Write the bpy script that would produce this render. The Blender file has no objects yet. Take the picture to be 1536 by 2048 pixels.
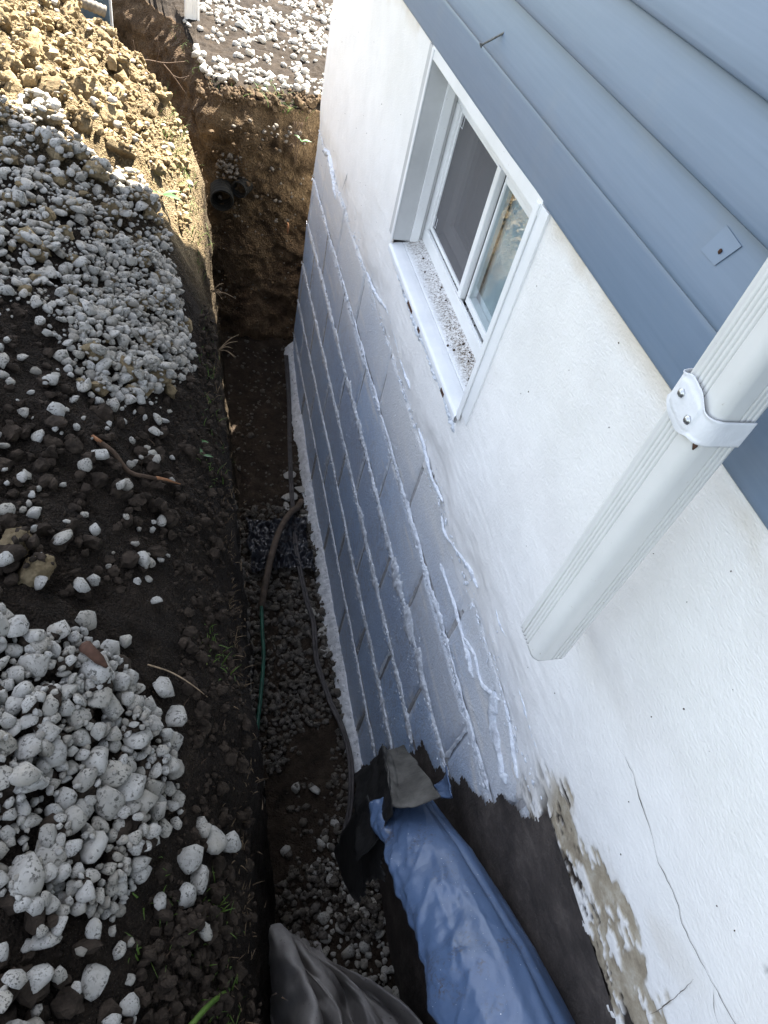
import bpy, bmesh, math, random
import numpy as np
from mathutils import Vector, Matrix, noise as mnoise

S = bpy.context.scene
COL = S.collection
rnd = random.Random(7)
rng = np.random.default_rng(11)

# ------------------------------------------------------------------ camera
cam_d = bpy.data.cameras.new('camera')
cam = bpy.data.objects.new('camera', cam_d)
COL.objects.link(cam)
cam_d.sensor_fit = 'VERTICAL'
cam_d.sensor_height = 36.0
cam_d.lens = 1372.0 / 2048.0 * 36.0
cam_d.clip_start = 0.02
cam_d.clip_end = 3000
CX = Vector((0.95946506, 0.02307992, -0.28088094))
CY = Vector((-0.19745341, 0.76619054, -0.61152613))
CZ = Vector((0.2011083, 0.64214472, 0.73973347))
CAM = Vector((-0.6, 0.0, 2.5))
mw = Matrix((CX, CY, CZ)).to_4x4()
mw.translation = CAM
cam.matrix_world = mw
S.camera = cam

# ------------------------------------------------------------------ sky, sun, exposure
SUN = Vector((0.40, 0.64, 1.0)).normalized()
w = bpy.data.worlds.new('World')
S.world = w
w.use_nodes = True
nt = w.node_tree
sky = nt.nodes.new('ShaderNodeTexSky')
sky.sky_type = 'NISHITA'
sky.sun_disc = False
sky.sun_elevation = math.asin(SUN.z)
sky.sun_rotation = math.atan2(SUN.x, SUN.y)
sky.air_density = 1.0
sky.dust_density = 1.5
sky.ozone_density = 1.0
hsv = nt.nodes.new('ShaderNodeHueSaturation')
hsv.inputs['Saturation'].default_value = 0.52
nt.links.new(sky.outputs[0], hsv.inputs['Color'])
bg = nt.nodes['Background']
nt.links.new(hsv.outputs[0], bg.inputs[0])
bg.inputs[1].default_value = 0.085
sun_d = bpy.data.lights.new('sun', 'SUN')
sun_d.energy = 5.0
sun_d.angle = math.radians(0.53)
sun_d.color = (1.0, 0.93, 0.82)
sun = bpy.data.objects.new('sun', sun_d)
COL.objects.link(sun)
sun.rotation_euler = (-SUN).to_track_quat('-Z', 'Y').to_euler()
sun.location = (3, 6, 12)
S.view_settings.view_transform = 'Standard'
S.view_settings.look = 'None'
S.view_settings.gamma = 1.0
S.view_settings.exposure = 3.0
S.view_settings.use_curve_mapping = False
S.cycles.max_bounces = 6
S.cycles.diffuse_bounces = 3
S.cycles.glossy_bounces = 3
S.cycles.transparent_max_bounces = 8
S.cycles.use_fast_gi = False

# ------------------------------------------------------------------ numpy noise
PERM = np.random.default_rng(3).permutation(256)
PERM = np.concatenate([PERM, PERM, PERM])
_g = np.random.default_rng(5).normal(size=(256, 3))
GRAD = _g / np.linalg.norm(_g, axis=1, keepdims=True)


def perlin(x, y, z=0.0):
    x, y, z = np.broadcast_arrays(np.asarray(x, float), np.asarray(y, float), np.asarray(z, float))
    xi = np.floor(x).astype(int); yi = np.floor(y).astype(int); zi = np.floor(z).astype(int)
    xf = x - xi; yf = y - yi; zf = z - zi
    u = xf ** 3 * (xf * (xf * 6 - 15) + 10)
    v = yf ** 3 * (yf * (yf * 6 - 15) + 10)
    s = zf ** 3 * (zf * (zf * 6 - 15) + 10)
    def g(dx, dy, dz):
        h = PERM[PERM[PERM[(xi + dx) & 255] + ((yi + dy) & 255)] + ((zi + dz) & 255)]
        gr = GRAD[h]
        return gr[..., 0] * (xf - dx) + gr[..., 1] * (yf - dy) + gr[..., 2] * (zf - dz)
    a = g(0, 0, 0) * (1 - u) + g(1, 0, 0) * u
    b = g(0, 1, 0) * (1 - u) + g(1, 1, 0) * u
    c = g(0, 0, 1) * (1 - u) + g(1, 0, 1) * u
    d = g(0, 1, 1) * (1 - u) + g(1, 1, 1) * u
    return (a * (1 - v) + b * v) * (1 - s) + (c * (1 - v) + d * v) * s


def fbm(x, y, z=0.0, octv=4, gain=0.5, lac=2.03):
    t = 0; a = 1.0; f = 1.0
    for i in range(octv):
        t = t + a * perlin(np.asarray(x) * f + 17.3 * i, np.asarray(y) * f + 5.1 * i, np.asarray(z) * f + 9.7 * i)
        a *= gain; f *= lac
    return t


def billow(x, y, z=0.0, octv=4, gain=0.5):
    t = 0; a = 1.0; f = 1.0
    for i in range(octv):
        t = t + a * (1 - 2.2 * np.abs(perlin(np.asarray(x) * f + 17.3 * i, np.asarray(y) * f + 5.1 * i, np.asarray(z) * f + 9.7 * i)))
        a *= gain; f *= 2.07
    return t


def sstep(a, b, x):
    t = np.clip((np.asarray(x, float) - a) / (b - a), 0, 1)
    return t * t * (3 - 2 * t)

# ------------------------------------------------------------------ mesh helpers
def mesh_np(name, V, F, mat=None, smooth=True, attrs=None):
    V = np.asarray(V, np.float32); F = np.asarray(F, np.int32)
    me = bpy.data.meshes.new(name)
    n = F.shape[1]
    me.vertices.add(len(V)); me.vertices.foreach_set('co', V.ravel())
    me.loops.add(F.size); me.loops.foreach_set('vertex_index', F.ravel())
    me.polygons.add(len(F))
    me.polygons.foreach_set('loop_start', np.arange(0, F.size, n, dtype=np.int32))
    me.polygons.foreach_set('loop_total', np.full(len(F), n, np.int32))
    me.polygons.foreach_set('use_smooth', np.full(len(F), smooth, bool))
    me.update(calc_edges=True)
    me.validate()
    if attrs:
        for k, a in attrs.items():
            at = me.attributes.new(k, 'FLOAT', 'POINT')
            at.data.foreach_set('value', np.asarray(a, np.float32).ravel())
    if mat:
        me.materials.append(mat)
    return me


def link(name, me, parent=None, label=None, cat=None, group=None, kind=None):
    o = bpy.data.objects.new(name, me)
    COL.objects.link(o)
    if parent is not None:
        o.parent = parent
    if label: o['label'] = label
    if cat: o['category'] = cat
    if group: o['group'] = group
    if kind: o['kind'] = kind
    return o


def gridF(nr, nc, flip=False):
    i = np.arange(nr - 1)[:, None] * nc + np.arange(nc - 1)[None, :]
    f = np.stack([i, i + 1, i + nc + 1, i + nc], -1).reshape(-1, 4)
    return f[:, ::-1] if flip else f


def grid_mesh(name, P, mat, flip=False, attrs=None, mask=None, smooth=True):
    nr, nc = P.shape[:2]
    F = gridF(nr, nc, flip)
    if mask is not None:
        F = F[mask.reshape(-1)]
    return mesh_np(name, P.reshape(-1, 3), F, mat, smooth, attrs)


def bm_mesh(name, bm, mat, smooth=False, bevel=0.0, seg=2):
    if bevel > 0:
        bmesh.ops.bevel(bm, geom=list(bm.edges), offset=bevel, segments=seg, affect='EDGES', profile=0.6, clamp_overlap=True)
    me = bpy.data.meshes.new(name)
    bm.to_mesh(me); bm.free()
    if smooth:
        me.polygons.foreach_set('use_smooth', [True] * len(me.polygons))
    if mat: me.materials.append(mat)
    return me


def box_bm(x0, x1, y0, y1, z0, z1, bm=None):
    bm = bm or bmesh.new()
    vs = [bm.verts.new(c) for c in ((x0, y0, z0), (x1, y0, z0), (x1, y1, z0), (x0, y1, z0),
                                    (x0, y0, z1), (x1, y0, z1), (x1, y1, z1), (x0, y1, z1))]
    for f in ((3, 2, 1, 0), (4, 5, 6, 7), (0, 1, 5, 4), (1, 2, 6, 5), (2, 3, 7, 6), (3, 0, 4, 7)):
        bm.faces.new([vs[i] for i in f])
    return bm


def box(name, x0, x1, y0, y1, z0, z1, mat, parent=None, bevel=0.0015, **kw):
    return link(name, bm_mesh(name, box_bm(x0, x1, y0, y1, z0, z1), mat, bevel=bevel), parent, **kw)


def catmull(P, n):
    P = np.asarray(P, float)
    Q = np.vstack([2 * P[0] - P[1], P, 2 * P[-1] - P[-2]])
    m = len(P) - 1
    t = np.linspace(0, m - 1e-6, n)
    i = t.astype(int); f = (t - i)[:, None]
    p0, p1, p2, p3 = Q[i], Q[i + 1], Q[i + 2], Q[i + 3]
    return 0.5 * (2 * p1 + (p2 - p0) * f + (2 * p0 - 5 * p1 + 4 * p2 - p3) * f ** 2 + (3 * p1 - p0 - 3 * p2 + p3) * f ** 3)


def tube_arrays(path, rad, n=10, cap=True):
    path = np.asarray(path, float); m = len(path)
    rad = np.broadcast_to(np.asarray(rad, float), (m,))
    T = np.gradient(path, axis=0); T /= np.linalg.norm(T, axis=1, keepdims=True) + 1e-12
    up = np.array([0, 0, 1.0]) if abs(T[0, 2]) < 0.9 else np.array([1.0, 0, 0])
    N = np.zeros_like(path)
    nrm = np.cross(T[0], up); nrm /= np.linalg.norm(nrm)
    for k in range(m):
        nrm = nrm - T[k] * (nrm @ T[k]); nrm /= np.linalg.norm(nrm) + 1e-12
        N[k] = nrm
    B = np.cross(T, N)
    a = np.linspace(0, 2 * np.pi, n, endpoint=False)
    V = path[:, None] + rad[:, None, None] * (np.cos(a)[None, :, None] * N[:, None] + np.sin(a)[None, :, None] * B[:, None])
    V = V.reshape(-1, 3)
    i = np.arange(m - 1)[:, None] * n; j = np.arange(n)[None, :]
    F = np.stack([i + j, i + (j + 1) % n, i + n + (j + 1) % n, i + n + j], -1).reshape(-1, 4)
    if cap:
        c0 = len(V); V = np.vstack([V, path[0], path[-1]])
        j = np.arange(n)
        Fa = np.stack([np.full(n, c0), (j + 1) % n, j, j], -1)
        o = (m - 1) * n
        Fb = np.stack([np.full(n, c0 + 1), o + j, o + (j + 1) % n, o + (j + 1) % n], -1)
        return V, F, Fa[:, :3], Fb[:, :3]
    return V, F, None, None


def tube(name, path, rad, mat, n=10, parent=None, **kw):
    V, F, Fa, Fb = tube_arrays(path, rad, n)
    T = np.vstack([F[:, [0, 1, 2]], F[:, [0, 2, 3]], Fa, Fb])
    return link(name, mesh_np(name, V, T, mat), parent, **kw)

# ------------------------------------------------------------------ material helpers
class NB:
    def __init__(s, name):
        s.m = bpy.data.materials.new(name); s.m.use_nodes = True
        s.nt = s.m.node_tree; s.b = s.nt.nodes['Principled BSDF']; s.out = s.nt.nodes['Material Output']
        s._tc = None
    def n(s, t, **p):
        k = s.nt.nodes.new(t)
        for a, v in p.items(): setattr(k, a, v)
        return k
    def L(s, a, b): s.nt.links.new(a, b)
    def tc(s):
        if s._tc is None: s._tc = s.n('ShaderNodeTexCoord').outputs['Object']
        return s._tc
    def mapped(s, scale, rand=False):
        mp = s.n('ShaderNodeMapping'); mp.inputs['Scale'].default_value = scale
        s.L(s.tc(), mp.inputs['Vector'])
        if rand:
            oi = s.n('ShaderNodeObjectInfo')
            cb = s.n('ShaderNodeCombineXYZ')
            mu = s.n('ShaderNodeMath', operation='MULTIPLY'); mu.inputs[1].default_value = 57.0
            s.L(oi.outputs['Random'], mu.inputs[0]); s.L(mu.outputs[0], cb.inputs[0])
            s.L(mu.outputs[0], cb.inputs[1])
            s.L(cb.outputs[0], mp.inputs['Location'])
        return mp.outputs[0]
    def noise(s, sc=10, det=6, rough=0.6, vec=None, dist=0.0):
        k = s.n('ShaderNodeTexNoise'); k.inputs['Scale'].default_value = sc
        k.inputs['Detail'].default_value = det; k.inputs['Roughness'].default_value = rough
        k.inputs['Distortion'].default_value = dist
        s.L(vec or s.tc(), k.inputs['Vector']); return k.outputs['Fac']
    def voro(s, sc=10, vec=None, feat='F1', rnd_=1.0):
        k = s.n('ShaderNodeTexVoronoi', feature=feat); k.inputs['Scale'].default_value = sc
        k.inputs['Randomness'].default_value = rnd_
        s.L(vec or s.tc(), k.inputs['Vector']); return k
    def ramp(s, fac, stops):
        k = s.n('ShaderNodeValToRGB'); e = k.color_ramp.elements
        while len(e) < len(stops): e.new(0.5)
        for q, (p, c) in zip(e, stops):
            q.position = p; q.color = (*c, 1) if len(c) == 3 else c
        s.L(fac, k.inputs[0]); return k.outputs['Color']
    def mr(s, fac, a, b, c=0.0, d=1.0):
        k = s.n('ShaderNodeMapRange'); s.L(fac, k.inputs['Value'])
        for q, v in zip(('From Min', 'From Max', 'To Min', 'To Max'), (a, b, c, d)): k.inputs[q].default_value = v
        return k.outputs[0]
    def mix(s, fac, a, b, mode='MIX'):
        k = s.n('ShaderNodeMix', data_type='RGBA', blend_type=mode)
        for sock, v in ((k.inputs['Factor'], fac), (k.inputs['A'], a), (k.inputs['B'], b)):
            if isinstance(v, (int, float)): sock.default_value = v
            elif isinstance(v, tuple): sock.default_value = (*v, 1)
            else: s.L(v, sock)
        return k.outputs['Result']
    def math(s, op, a, b=0.0):
        k = s.n('ShaderNodeMath', operation=op)
        for i, v in enumerate((a, b)):
            if isinstance(v, (int, float)): k.inputs[i].default_value = v
            else: s.L(v, k.inputs[i])
        return k.outputs[0]
    def attr(s, name):
        k = s.n('ShaderNodeAttribute', attribute_name=name); return k.outputs['Fac']
    def color(s, c):
        if isinstance(c, tuple): s.b.inputs['Base Color'].default_value = (*c, 1)
        else: s.L(c, s.b.inputs['Base Color'])
    def rough(s, r, spec=0.5):
        if isinstance(r, (int, float)): s.b.inputs['Roughness'].default_value = r
        else: s.L(r, s.b.inputs['Roughness'])
        s.b.inputs['Specular IOR Level'].default_value = spec
    def bump(s, h, dist=0.002, strength=1.0):
        k = s.n('ShaderNodeBump'); k.inputs['Distance'].default_value = dist; k.inputs['Strength'].default_value = strength
        s.L(h, k.inputs['Height']); s.L(k.outputs[0], s.b.inputs['Normal'])


def simple(name, col, rough=0.5, spec=0.5, var=0.25, sc=20, bump=0.0, bsc=150):
    q = NB(name)
    f = q.noise(sc, 5)
    lo = tuple(c * (1 - var) for c in col); hi = tuple(min(1, c * (1 + var)) for c in col)
    q.color(q.ramp(f, [(0.3, lo), (0.7, hi)])); q.rough(rough, spec)
    if bump: q.bump(q.noise(bsc, 4), bump)
    return q.m

MAT = {}
# soil on the bank: dark humus that turns to clay where the subsoil was thrown up
q = NB('bank_soil')
cl = q.attr('clay')
n1 = q.noise(14, 5, 0.7); n2 = q.noise(120, 6, 0.7)
dark = q.ramp(n1, [(0.3, (0.015, 0.011, 0.0075)), (0.55, (0.033, 0.024, 0.017)), (0.75, (0.066, 0.049, 0.035))])
clay = q.ramp(n1, [(0.28, (0.10, 0.074, 0.042)), (0.5, (0.25, 0.19, 0.108)), (0.72, (0.42, 0.335, 0.205))])
c = q.mix(cl, dark, clay)
c = q.mix(q.mr(n2, 0.35, 0.6, 0.5, 0.0), c, (0.012, 0.009, 0.007))
sp = q.voro(260)
c = q.mix(q.mr(sp.outputs['Distance'], 0.12, 0.2, 0.5, 0.0), c, (0.13, 0.11, 0.09))
q.color(c); q.rough(0.95, 0.15)
q.bump(q.math('ADD', q.noise(60, 5, 0.75), q.math('MULTIPLY', q.voro(190).outputs['Distance'], 0.6)), 0.022)
MAT['bank'] = q.m

q = NB('cut_soil')
n1 = q.noise(9, 5, 0.7); n2 = q.noise(90, 6, 0.7)
top = q.ramp(n1, [(0.3, (0.036, 0.024, 0.014)), (0.5, (0.11, 0.075, 0.042)), (0.72, (0.22, 0.155, 0.088))])
low = q.ramp(n1, [(0.3, (0.045, 0.029, 0.018)), (0.5, (0.115, 0.076, 0.047)), (0.72, (0.20, 0.14, 0.087))])
c = q.mix(q.attr('clay'), low, top)
c = q.mix(q.mr(n2, 0.3, 0.7, 0.45, 0.0), c, (0.014, 0.009, 0.006))
q.color(c); q.rough(0.95, 0.12)
q.bump(q.math('ADD', q.noise(45, 5, 0.75), q.math('MULTIPLY', q.voro(120).outputs['Distance'], 0.5)), 0.02)
MAT['cut'] = q.m

q = NB('trench_soil')
n1 = q.noise(12, 5, 0.7)
c = q.ramp(n1, [(0.3, (0.016, 0.011, 0.008)), (0.55, (0.045, 0.032, 0.022)), (0.75, (0.085, 0.063, 0.045))])
q.color(c); q.rough(0.9, 0.2)
q.bump(q.math('ADD', q.noise(55, 5, 0.75), q.math('MULTIPLY', q.voro(150).outputs['Distance'], 0.5)), 0.010)
MAT['floor'] = q.m

q = NB('far_topsoil')
n1 = q.noise(8, 5, 0.7)
q.color(q.ramp(n1, [(0.3, (0.010, 0.0075, 0.0055)), (0.55, (0.026, 0.0195, 0.014)), (0.75, (0.052, 0.040, 0.03))]))
q.rough(0.95, 0.15); q.bump(q.noise(50, 5, 0.75), 0.01)
MAT['topsoil'] = q.m


def stone_mat(name, base, dirt, rand, amount, sc=1.0):
    q = NB(name)
    v = q.mapped((1, 1, 1), rand)
    n1 = q.noise(45 * sc, 6, 0.65, v); n2 = q.noise(210 * sc, 4, 0.6, v); n3 = q.noise(16 * sc, 3, 0.5, v)
    c = q.ramp(n1, [(0.25, tuple(x * 0.72 for x in base)), (0.55, base), (0.8, tuple(min(1, x * 1.12) for x in base))])
    c = q.mix(q.mr(n3, 0.45, 0.75, 0, 0.55), c, (base[0] * 0.75, base[1] * 0.68, base[2] * 0.55))
    if rand:
        oi = q.n('ShaderNodeObjectInfo')
        c = q.mix(q.mr(oi.outputs['Random'], 0.7, 1.0, 0, 0.5), c, (base[0] * 0.62, base[1] * 0.58, base[2] * 0.5))
    else:
        c = q.mix(q.mr(q.attr('tint'), 0.4, 1.0, 0, 0.7), c, (base[0] * 0.5, base[1] * 0.46, base[2] * 0.4))
    spots = q.math('MULTIPLY', q.mr(n2, 0.53, 0.60), q.mr(n1, 0.40, 0.56))
    c = q.mix(q.math('MULTIPLY', spots, amount), c, dirt)
    q.color(c); q.rough(0.9, 0.25)
    q.bump(q.math('ADD', n1, q.math('MULTIPLY', n2, 0.35)), 0.004 if sc > .5 else 0.002)
    return q.m

MAT['stone'] = stone_mat('limestone_near', (0.40, 0.385, 0.35), (0.02, 0.016, 0.012), True, 0.75, .022)
MAT['stone2'] = stone_mat('limestone_heap', (0.41, 0.395, 0.36), (0.02, 0.016, 0.012), False, 0.6)
MAT['fargravel'] = stone_mat('far_limestone', (0.42, 0.405, 0.375), (0.02, 0.016, 0.012), False, 0.9)
MAT['gravel'] = stone_mat('trench_gravel', (0.15, 0.134, 0.115), (0.014, 0.011, 0.008), False, 0.95)
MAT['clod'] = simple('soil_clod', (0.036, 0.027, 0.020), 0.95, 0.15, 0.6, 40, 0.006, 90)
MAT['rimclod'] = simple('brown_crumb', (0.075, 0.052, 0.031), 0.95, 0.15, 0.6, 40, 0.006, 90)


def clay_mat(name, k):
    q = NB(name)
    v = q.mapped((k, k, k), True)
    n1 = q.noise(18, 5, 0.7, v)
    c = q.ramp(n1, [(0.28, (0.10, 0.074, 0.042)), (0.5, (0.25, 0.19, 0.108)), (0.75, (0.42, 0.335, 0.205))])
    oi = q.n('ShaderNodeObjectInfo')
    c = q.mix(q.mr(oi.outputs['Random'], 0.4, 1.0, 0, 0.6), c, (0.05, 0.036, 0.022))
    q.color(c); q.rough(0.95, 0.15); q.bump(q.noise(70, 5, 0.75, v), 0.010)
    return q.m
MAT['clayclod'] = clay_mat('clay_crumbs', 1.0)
MAT['bigclod'] = clay_mat('clay_clod', 0.06)

# painted parging of the foundation
q = NB('painted_parging')
n1 = q.noise(6, 5, 0.65); n2 = q.noise(2.2, 4, 0.6)
c = q.ramp(n1, [(0.3, (0.755, 0.735, 0.705)), (0.6, (0.83, 0.81, 0.78))])
c = q.mix(q.mr(n2, 0.5, 0.8, 0, 0.35), c, (0.72, 0.685, 0.62))
c = q.mix(q.attr('grime'), c, (0.52, 0.43, 0.30))
cc = q.mix(q.mr(q.noise(150, 4, 0.7), 0.50, 0.64, 0, 0.6), (0.36, 0.46, 0.62), (0.27, 0.28, 0.31))  # blue trench shade put into the colour of the lower parging
c = q.mix(q.attr('blue_shade'), c, cc)
tn = q.ramp(q.noise(30, 5, 0.7), [(0.3, (0.20, 0.16, 0.11)), (0.5, (0.34, 0.285, 0.205)), (0.7, (0.47, 0.42, 0.335))])
c = q.mix(q.attr('tan'), c, tn)
c = q.mix(q.attr('hole'), c, (0.028, 0.020, 0.015))
q.color(c)
q.rough(q.mr(q.attr('tan'), 0, 1, 0.55, 0.9), 0.4)
nb = q.math('ADD', q.noise(170, 4, 0.6), q.math('MULTIPLY', q.noise(420, 3, 0.6, q.mapped((1, .22, 1))), .9))
q.bump(q.math('ADD', nb, q.math('MULTIPLY', q.noise(30, 4, 0.6), .5)), 0.0011)
MAT['parging'] = q.m

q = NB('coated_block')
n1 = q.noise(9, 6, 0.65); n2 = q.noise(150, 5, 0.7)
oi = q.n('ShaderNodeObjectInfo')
c = q.ramp(n1, [(0.3, (0.38, 0.52, 0.75)), (0.65, (0.50, 0.65, 0.86))])  # white coating coloured blue: shade deep in the trench is painted in
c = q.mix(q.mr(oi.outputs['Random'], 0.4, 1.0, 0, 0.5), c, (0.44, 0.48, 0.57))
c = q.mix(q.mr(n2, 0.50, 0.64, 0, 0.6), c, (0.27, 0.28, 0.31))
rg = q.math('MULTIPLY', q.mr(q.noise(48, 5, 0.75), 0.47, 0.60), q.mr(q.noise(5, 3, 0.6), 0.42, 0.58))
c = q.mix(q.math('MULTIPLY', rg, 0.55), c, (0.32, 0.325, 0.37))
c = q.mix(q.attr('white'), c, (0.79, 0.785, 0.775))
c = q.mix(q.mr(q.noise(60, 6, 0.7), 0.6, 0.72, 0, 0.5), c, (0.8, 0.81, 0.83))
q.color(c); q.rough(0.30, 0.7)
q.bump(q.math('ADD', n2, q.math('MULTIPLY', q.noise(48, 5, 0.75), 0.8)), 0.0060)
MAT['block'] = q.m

q = NB('white_coating')
n1 = q.noise(60, 6, 0.65); n2 = q.noise(24, 6, 0.7)
c = q.ramp(n1, [(0.3, (0.58, 0.62, 0.68)), (0.6, (0.78, 0.81, 0.85))])
c = q.mix(q.mr(n2, 0.52, 0.66, 0, 0.75), c, (0.36, 0.37, 0.40))
q.color(c); q.rough(0.45, 0.5); q.bump(q.noise(130, 6, 0.7), 0.004)
MAT['bead'] = q.m
q = NB('cove_coating')
c = q.ramp(q.noise(30, 6, 0.65), [(0.3, (0.58, 0.59, 0.6)), (0.6, (0.84, 0.845, 0.85))])
c = q.mix(q.mr(q.noise(70, 5, 0.7), 0.62, 0.66, 0, 0.9), c, (0.03, 0.023, 0.018))
q.color(c); q.rough(0.5, 0.45); q.bump(q.noise(90, 6, 0.7), 0.006)
MAT['cove'] = q.m
MAT['mortar'] = simple('grey_mortar', (0.42, 0.41, 0.41), 0.8, 0.3, 0.3, 60, 0.004, 120)

q = NB('old_tar')
c = q.ramp(q.noise(10, 5, 0.7), [(0.3, (0.024, 0.019, 0.016)), (0.55, (0.06, 0.048, 0.041)), (0.75, (0.115, 0.095, 0.08))])
c = q.mix(q.mr(q.noise(120, 5, 0.7), 0.62, 0.7, 0, 0.6), c, (0.12, 0.10, 0.085))
q.color(c); q.rough(0.75, 0.4); q.bump(q.noise(60, 5, 0.7), 0.005)
MAT['tar'] = q.m
MAT['crack'] = simple('crack_dark', (0.10, 0.082, 0.065), 0.95, 0.1, 0.4, 60)
MAT['speck'] = simple('dry_debris', (0.06, 0.042, 0.028), 0.9, 0.2, 0.5, 300)

# siding
q = NB('vinyl_siding')
v = q.mapped((40, 1.2, 40)); n1 = q.noise(5, 4, 0.5, v)
c = q.ramp(n1, [(0.3, (0.150, 0.202, 0.275)), (0.7, (0.166, 0.221, 0.30))])
c = q.mix(q.mr(q.noise(6, 5, 0.6), 0.55, 0.8, 0, 0.25), c, (0.26, 0.265, 0.26))
q.color(c); q.rough(0.42, 0.5)
q.bump(q.noise(14, 3, 0.5), 0.0008)
MAT['siding'] = q.m
q = NB('white_vinyl')
c = q.ramp(q.noise(8, 5, 0.6), [(0.3, (0.72, 0.72, 0.70)), (0.65, (0.80, 0.80, 0.785))])
c = q.mix(q.mr(q.noise(140, 4, 0.6), 0.66, 0.74, 0, 0.5), c, (0.42, 0.37, 0.3))
q.color(c); q.rough(0.4, 0.5)
MAT['vinyl'] = q.m
q = NB('dirty_sill')
d = q.attr('dirt')
c = q.ramp(q.noise(9, 6, 0.6), [(0.3, (0.70, 0.71, 0.72)), (0.65, (0.80, 0.80, 0.80))])
sp = q.math('MULTIPLY', q.mr(q.noise(170, 6, 0.75), 0.45, 0.57), d)
c = q.mix(sp, c, (0.09, 0.066, 0.045))
c = q.mix(q.math('MULTIPLY', d, 0.35), c, (0.42, 0.36, 0.28))
q.color(c); q.rough(0.5, 0.4); q.bump(q.noise(150, 5), 0.001)
MAT['sill'] = q.m
MAT['grey_vinyl'] = simple('grey_reveal', (0.50, 0.50, 0.49), 0.5, 0.4, 0.1, 8)
MAT['gasket'] = simple('black_gasket', (0.012, 0.012, 0.012), 0.7, 0.3, 0.2, 40)
MAT['blind'] = simple('grey_blind', (0.5, 0.52, 0.53), 0.7, 0.3, 0.15, 5)
MAT['curtain'] = simple('grey_curtain', (0.62, 0.66, 0.67), 0.8, 0.2, 0.2, 9)
q = NB('downspout_paint')
c = q.ramp(q.noise(6, 5, 0.6), [(0.3, (0.62, 0.615, 0.59)), (0.65, (0.70, 0.695, 0.67))])
c = q.mix(q.mr(q.noise(120, 5, 0.6), 0.68, 0.74, 0, 0.6), c, (0.3, 0.24, 0.17))
q.color(c); q.rough(0.38, 0.5)
MAT['spout'] = q.m
q = NB('strap_paint')
c = q.ramp(q.noise(14, 5, 0.6), [(0.3, (0.70, 0.71, 0.73)), (0.65, (0.80, 0.80, 0.815))])
q.color(c); q.rough(0.4, 0.5); q.bump(q.noise(40, 4), 0.002)
MAT['strap'] = q.m
q = NB('zinc'); q.color((0.52, 0.53, 0.54)); q.rough(0.35); q.b.inputs['Metallic'].default_value = 0.9
MAT['zinc'] = q.m
q = NB('worn_steel'); q.color(q.ramp(q.noise(300, 3), [(0.3, (0.10, 0.095, 0.08)), (0.7, (0.26, 0.25, 0.22))])); q.rough(0.5); q.b.inputs['Metallic'].default_value = 0.8
MAT['steel'] = q.m

q = NB('window_glass')
fr = q.n('ShaderNodeFresnel'); fr.inputs['IOR'].default_value = 2.1
tr = q.n('ShaderNodeBsdfTransparent'); tr.inputs[0].default_value = (0.82, 0.86, 0.87, 1)
gl = q.n('ShaderNodeBsdfGlossy'); gl.inputs['Roughness'].default_value = 0.015
ge = q.n('ShaderNodeNewGeometry')
fac = q.math('MULTIPLY', fr.outputs[0], q.math('SUBTRACT', 1.0, ge.outputs['Backfacing']))
mx = q.n('ShaderNodeMixShader'); q.L(fac, mx.inputs[0]); q.L(tr.outputs[0], mx.inputs[1]); q.L(gl.outputs[0], mx.inputs[2])
q.L(mx.outputs[0], q.out.inputs[0])
MAT['glass'] = q.m
q = NB('insect_screen')
tr = q.n('ShaderNodeBsdfTransparent'); df = q.n('ShaderNodeBsdfDiffuse'); df.inputs[0].default_value = (0.17, 0.165, 0.17, 1)
mx = q.n('ShaderNodeMixShader'); mx.inputs[0].default_value = 0.55
q.L(tr.outputs[0], mx.inputs[1]); q.L(df.outputs[0], mx.inputs[2]); q.L(mx.outputs[0], q.out.inputs[0])
MAT['screen'] = q.m

q = NB('blue_membrane')
n1 = q.noise(5, 5, 0.6)
c = q.ramp(n1, [(0.3, (0.066, 0.108, 0.195)), (0.65, (0.092, 0.142, 0.245))])
dm = q.math('MULTIPLY', q.mr(q.noise(13, 6, 0.7), 0.52, 0.68), q.mr(q.noise(160, 5, 0.7), 0.48, 0.6))
c = q.mix(q.math('MULTIPLY', dm, 0.9), c, (0.06, 0.048, 0.04))
c = q.mix(q.mr(q.noise(4, 5, 0.7), 0.5, 0.8, 0, 0.2), c, (0.10, 0.105, 0.12))
c = q.mix(q.mr(q.noise(260, 2, 0.5), 0.745, 0.76, 0, 1), c, (0.75, 0.75, 0.74))
q.color(c); q.rough(q.mr(n1, 0.3, 0.7, 0.25, 0.42), 0.5)
q.bump(q.noise(22, 5, 0.6), 0.0025)
MAT['membrane'] = q.m
q = NB('bitumen')
c = q.ramp(q.noise(16, 6, 0.7), [(0.35, (0.006, 0.006, 0.006)), (0.6, (0.016, 0.015, 0.014)), (0.8, (0.05, 0.046, 0.04))])
q.color(c); q.rough(0.6, 0.4); q.bump(q.noise(50, 6), 0.003)
MAT['bitumen'] = q.m
MAT['dusty'] = simple('dusty_bitumen', (0.085, 0.08, 0.07), 0.8, 0.3, 0.6, 14, 0.002, 90)
q = NB('geotextile')
c = q.ramp(q.noise(7, 6, 0.65), [(0.3, (0.26, 0.243, 0.228)), (0.65, (0.42, 0.395, 0.375))])
c = q.mix(q.mr(q.noise(70, 5, 0.7), 0.64, 0.7, 0, 0.8), c, (0.018, 0.014, 0.011))
q.color(c); q.rough(0.85, 0.25); q.bump(q.noise(500, 3), 0.0006)
MAT['cloth'] = q.m
MAT['bag'] = simple('black_film', (0.012, 0.012, 0.016), 0.28, 0.6, 0.3, 10, 0.002, 40)
MAT['hose_brown'] = simple('brown_hose', (0.105, 0.078, 0.058), 0.75, 0.3, 0.4, 30, 0.002, 120)
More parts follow.
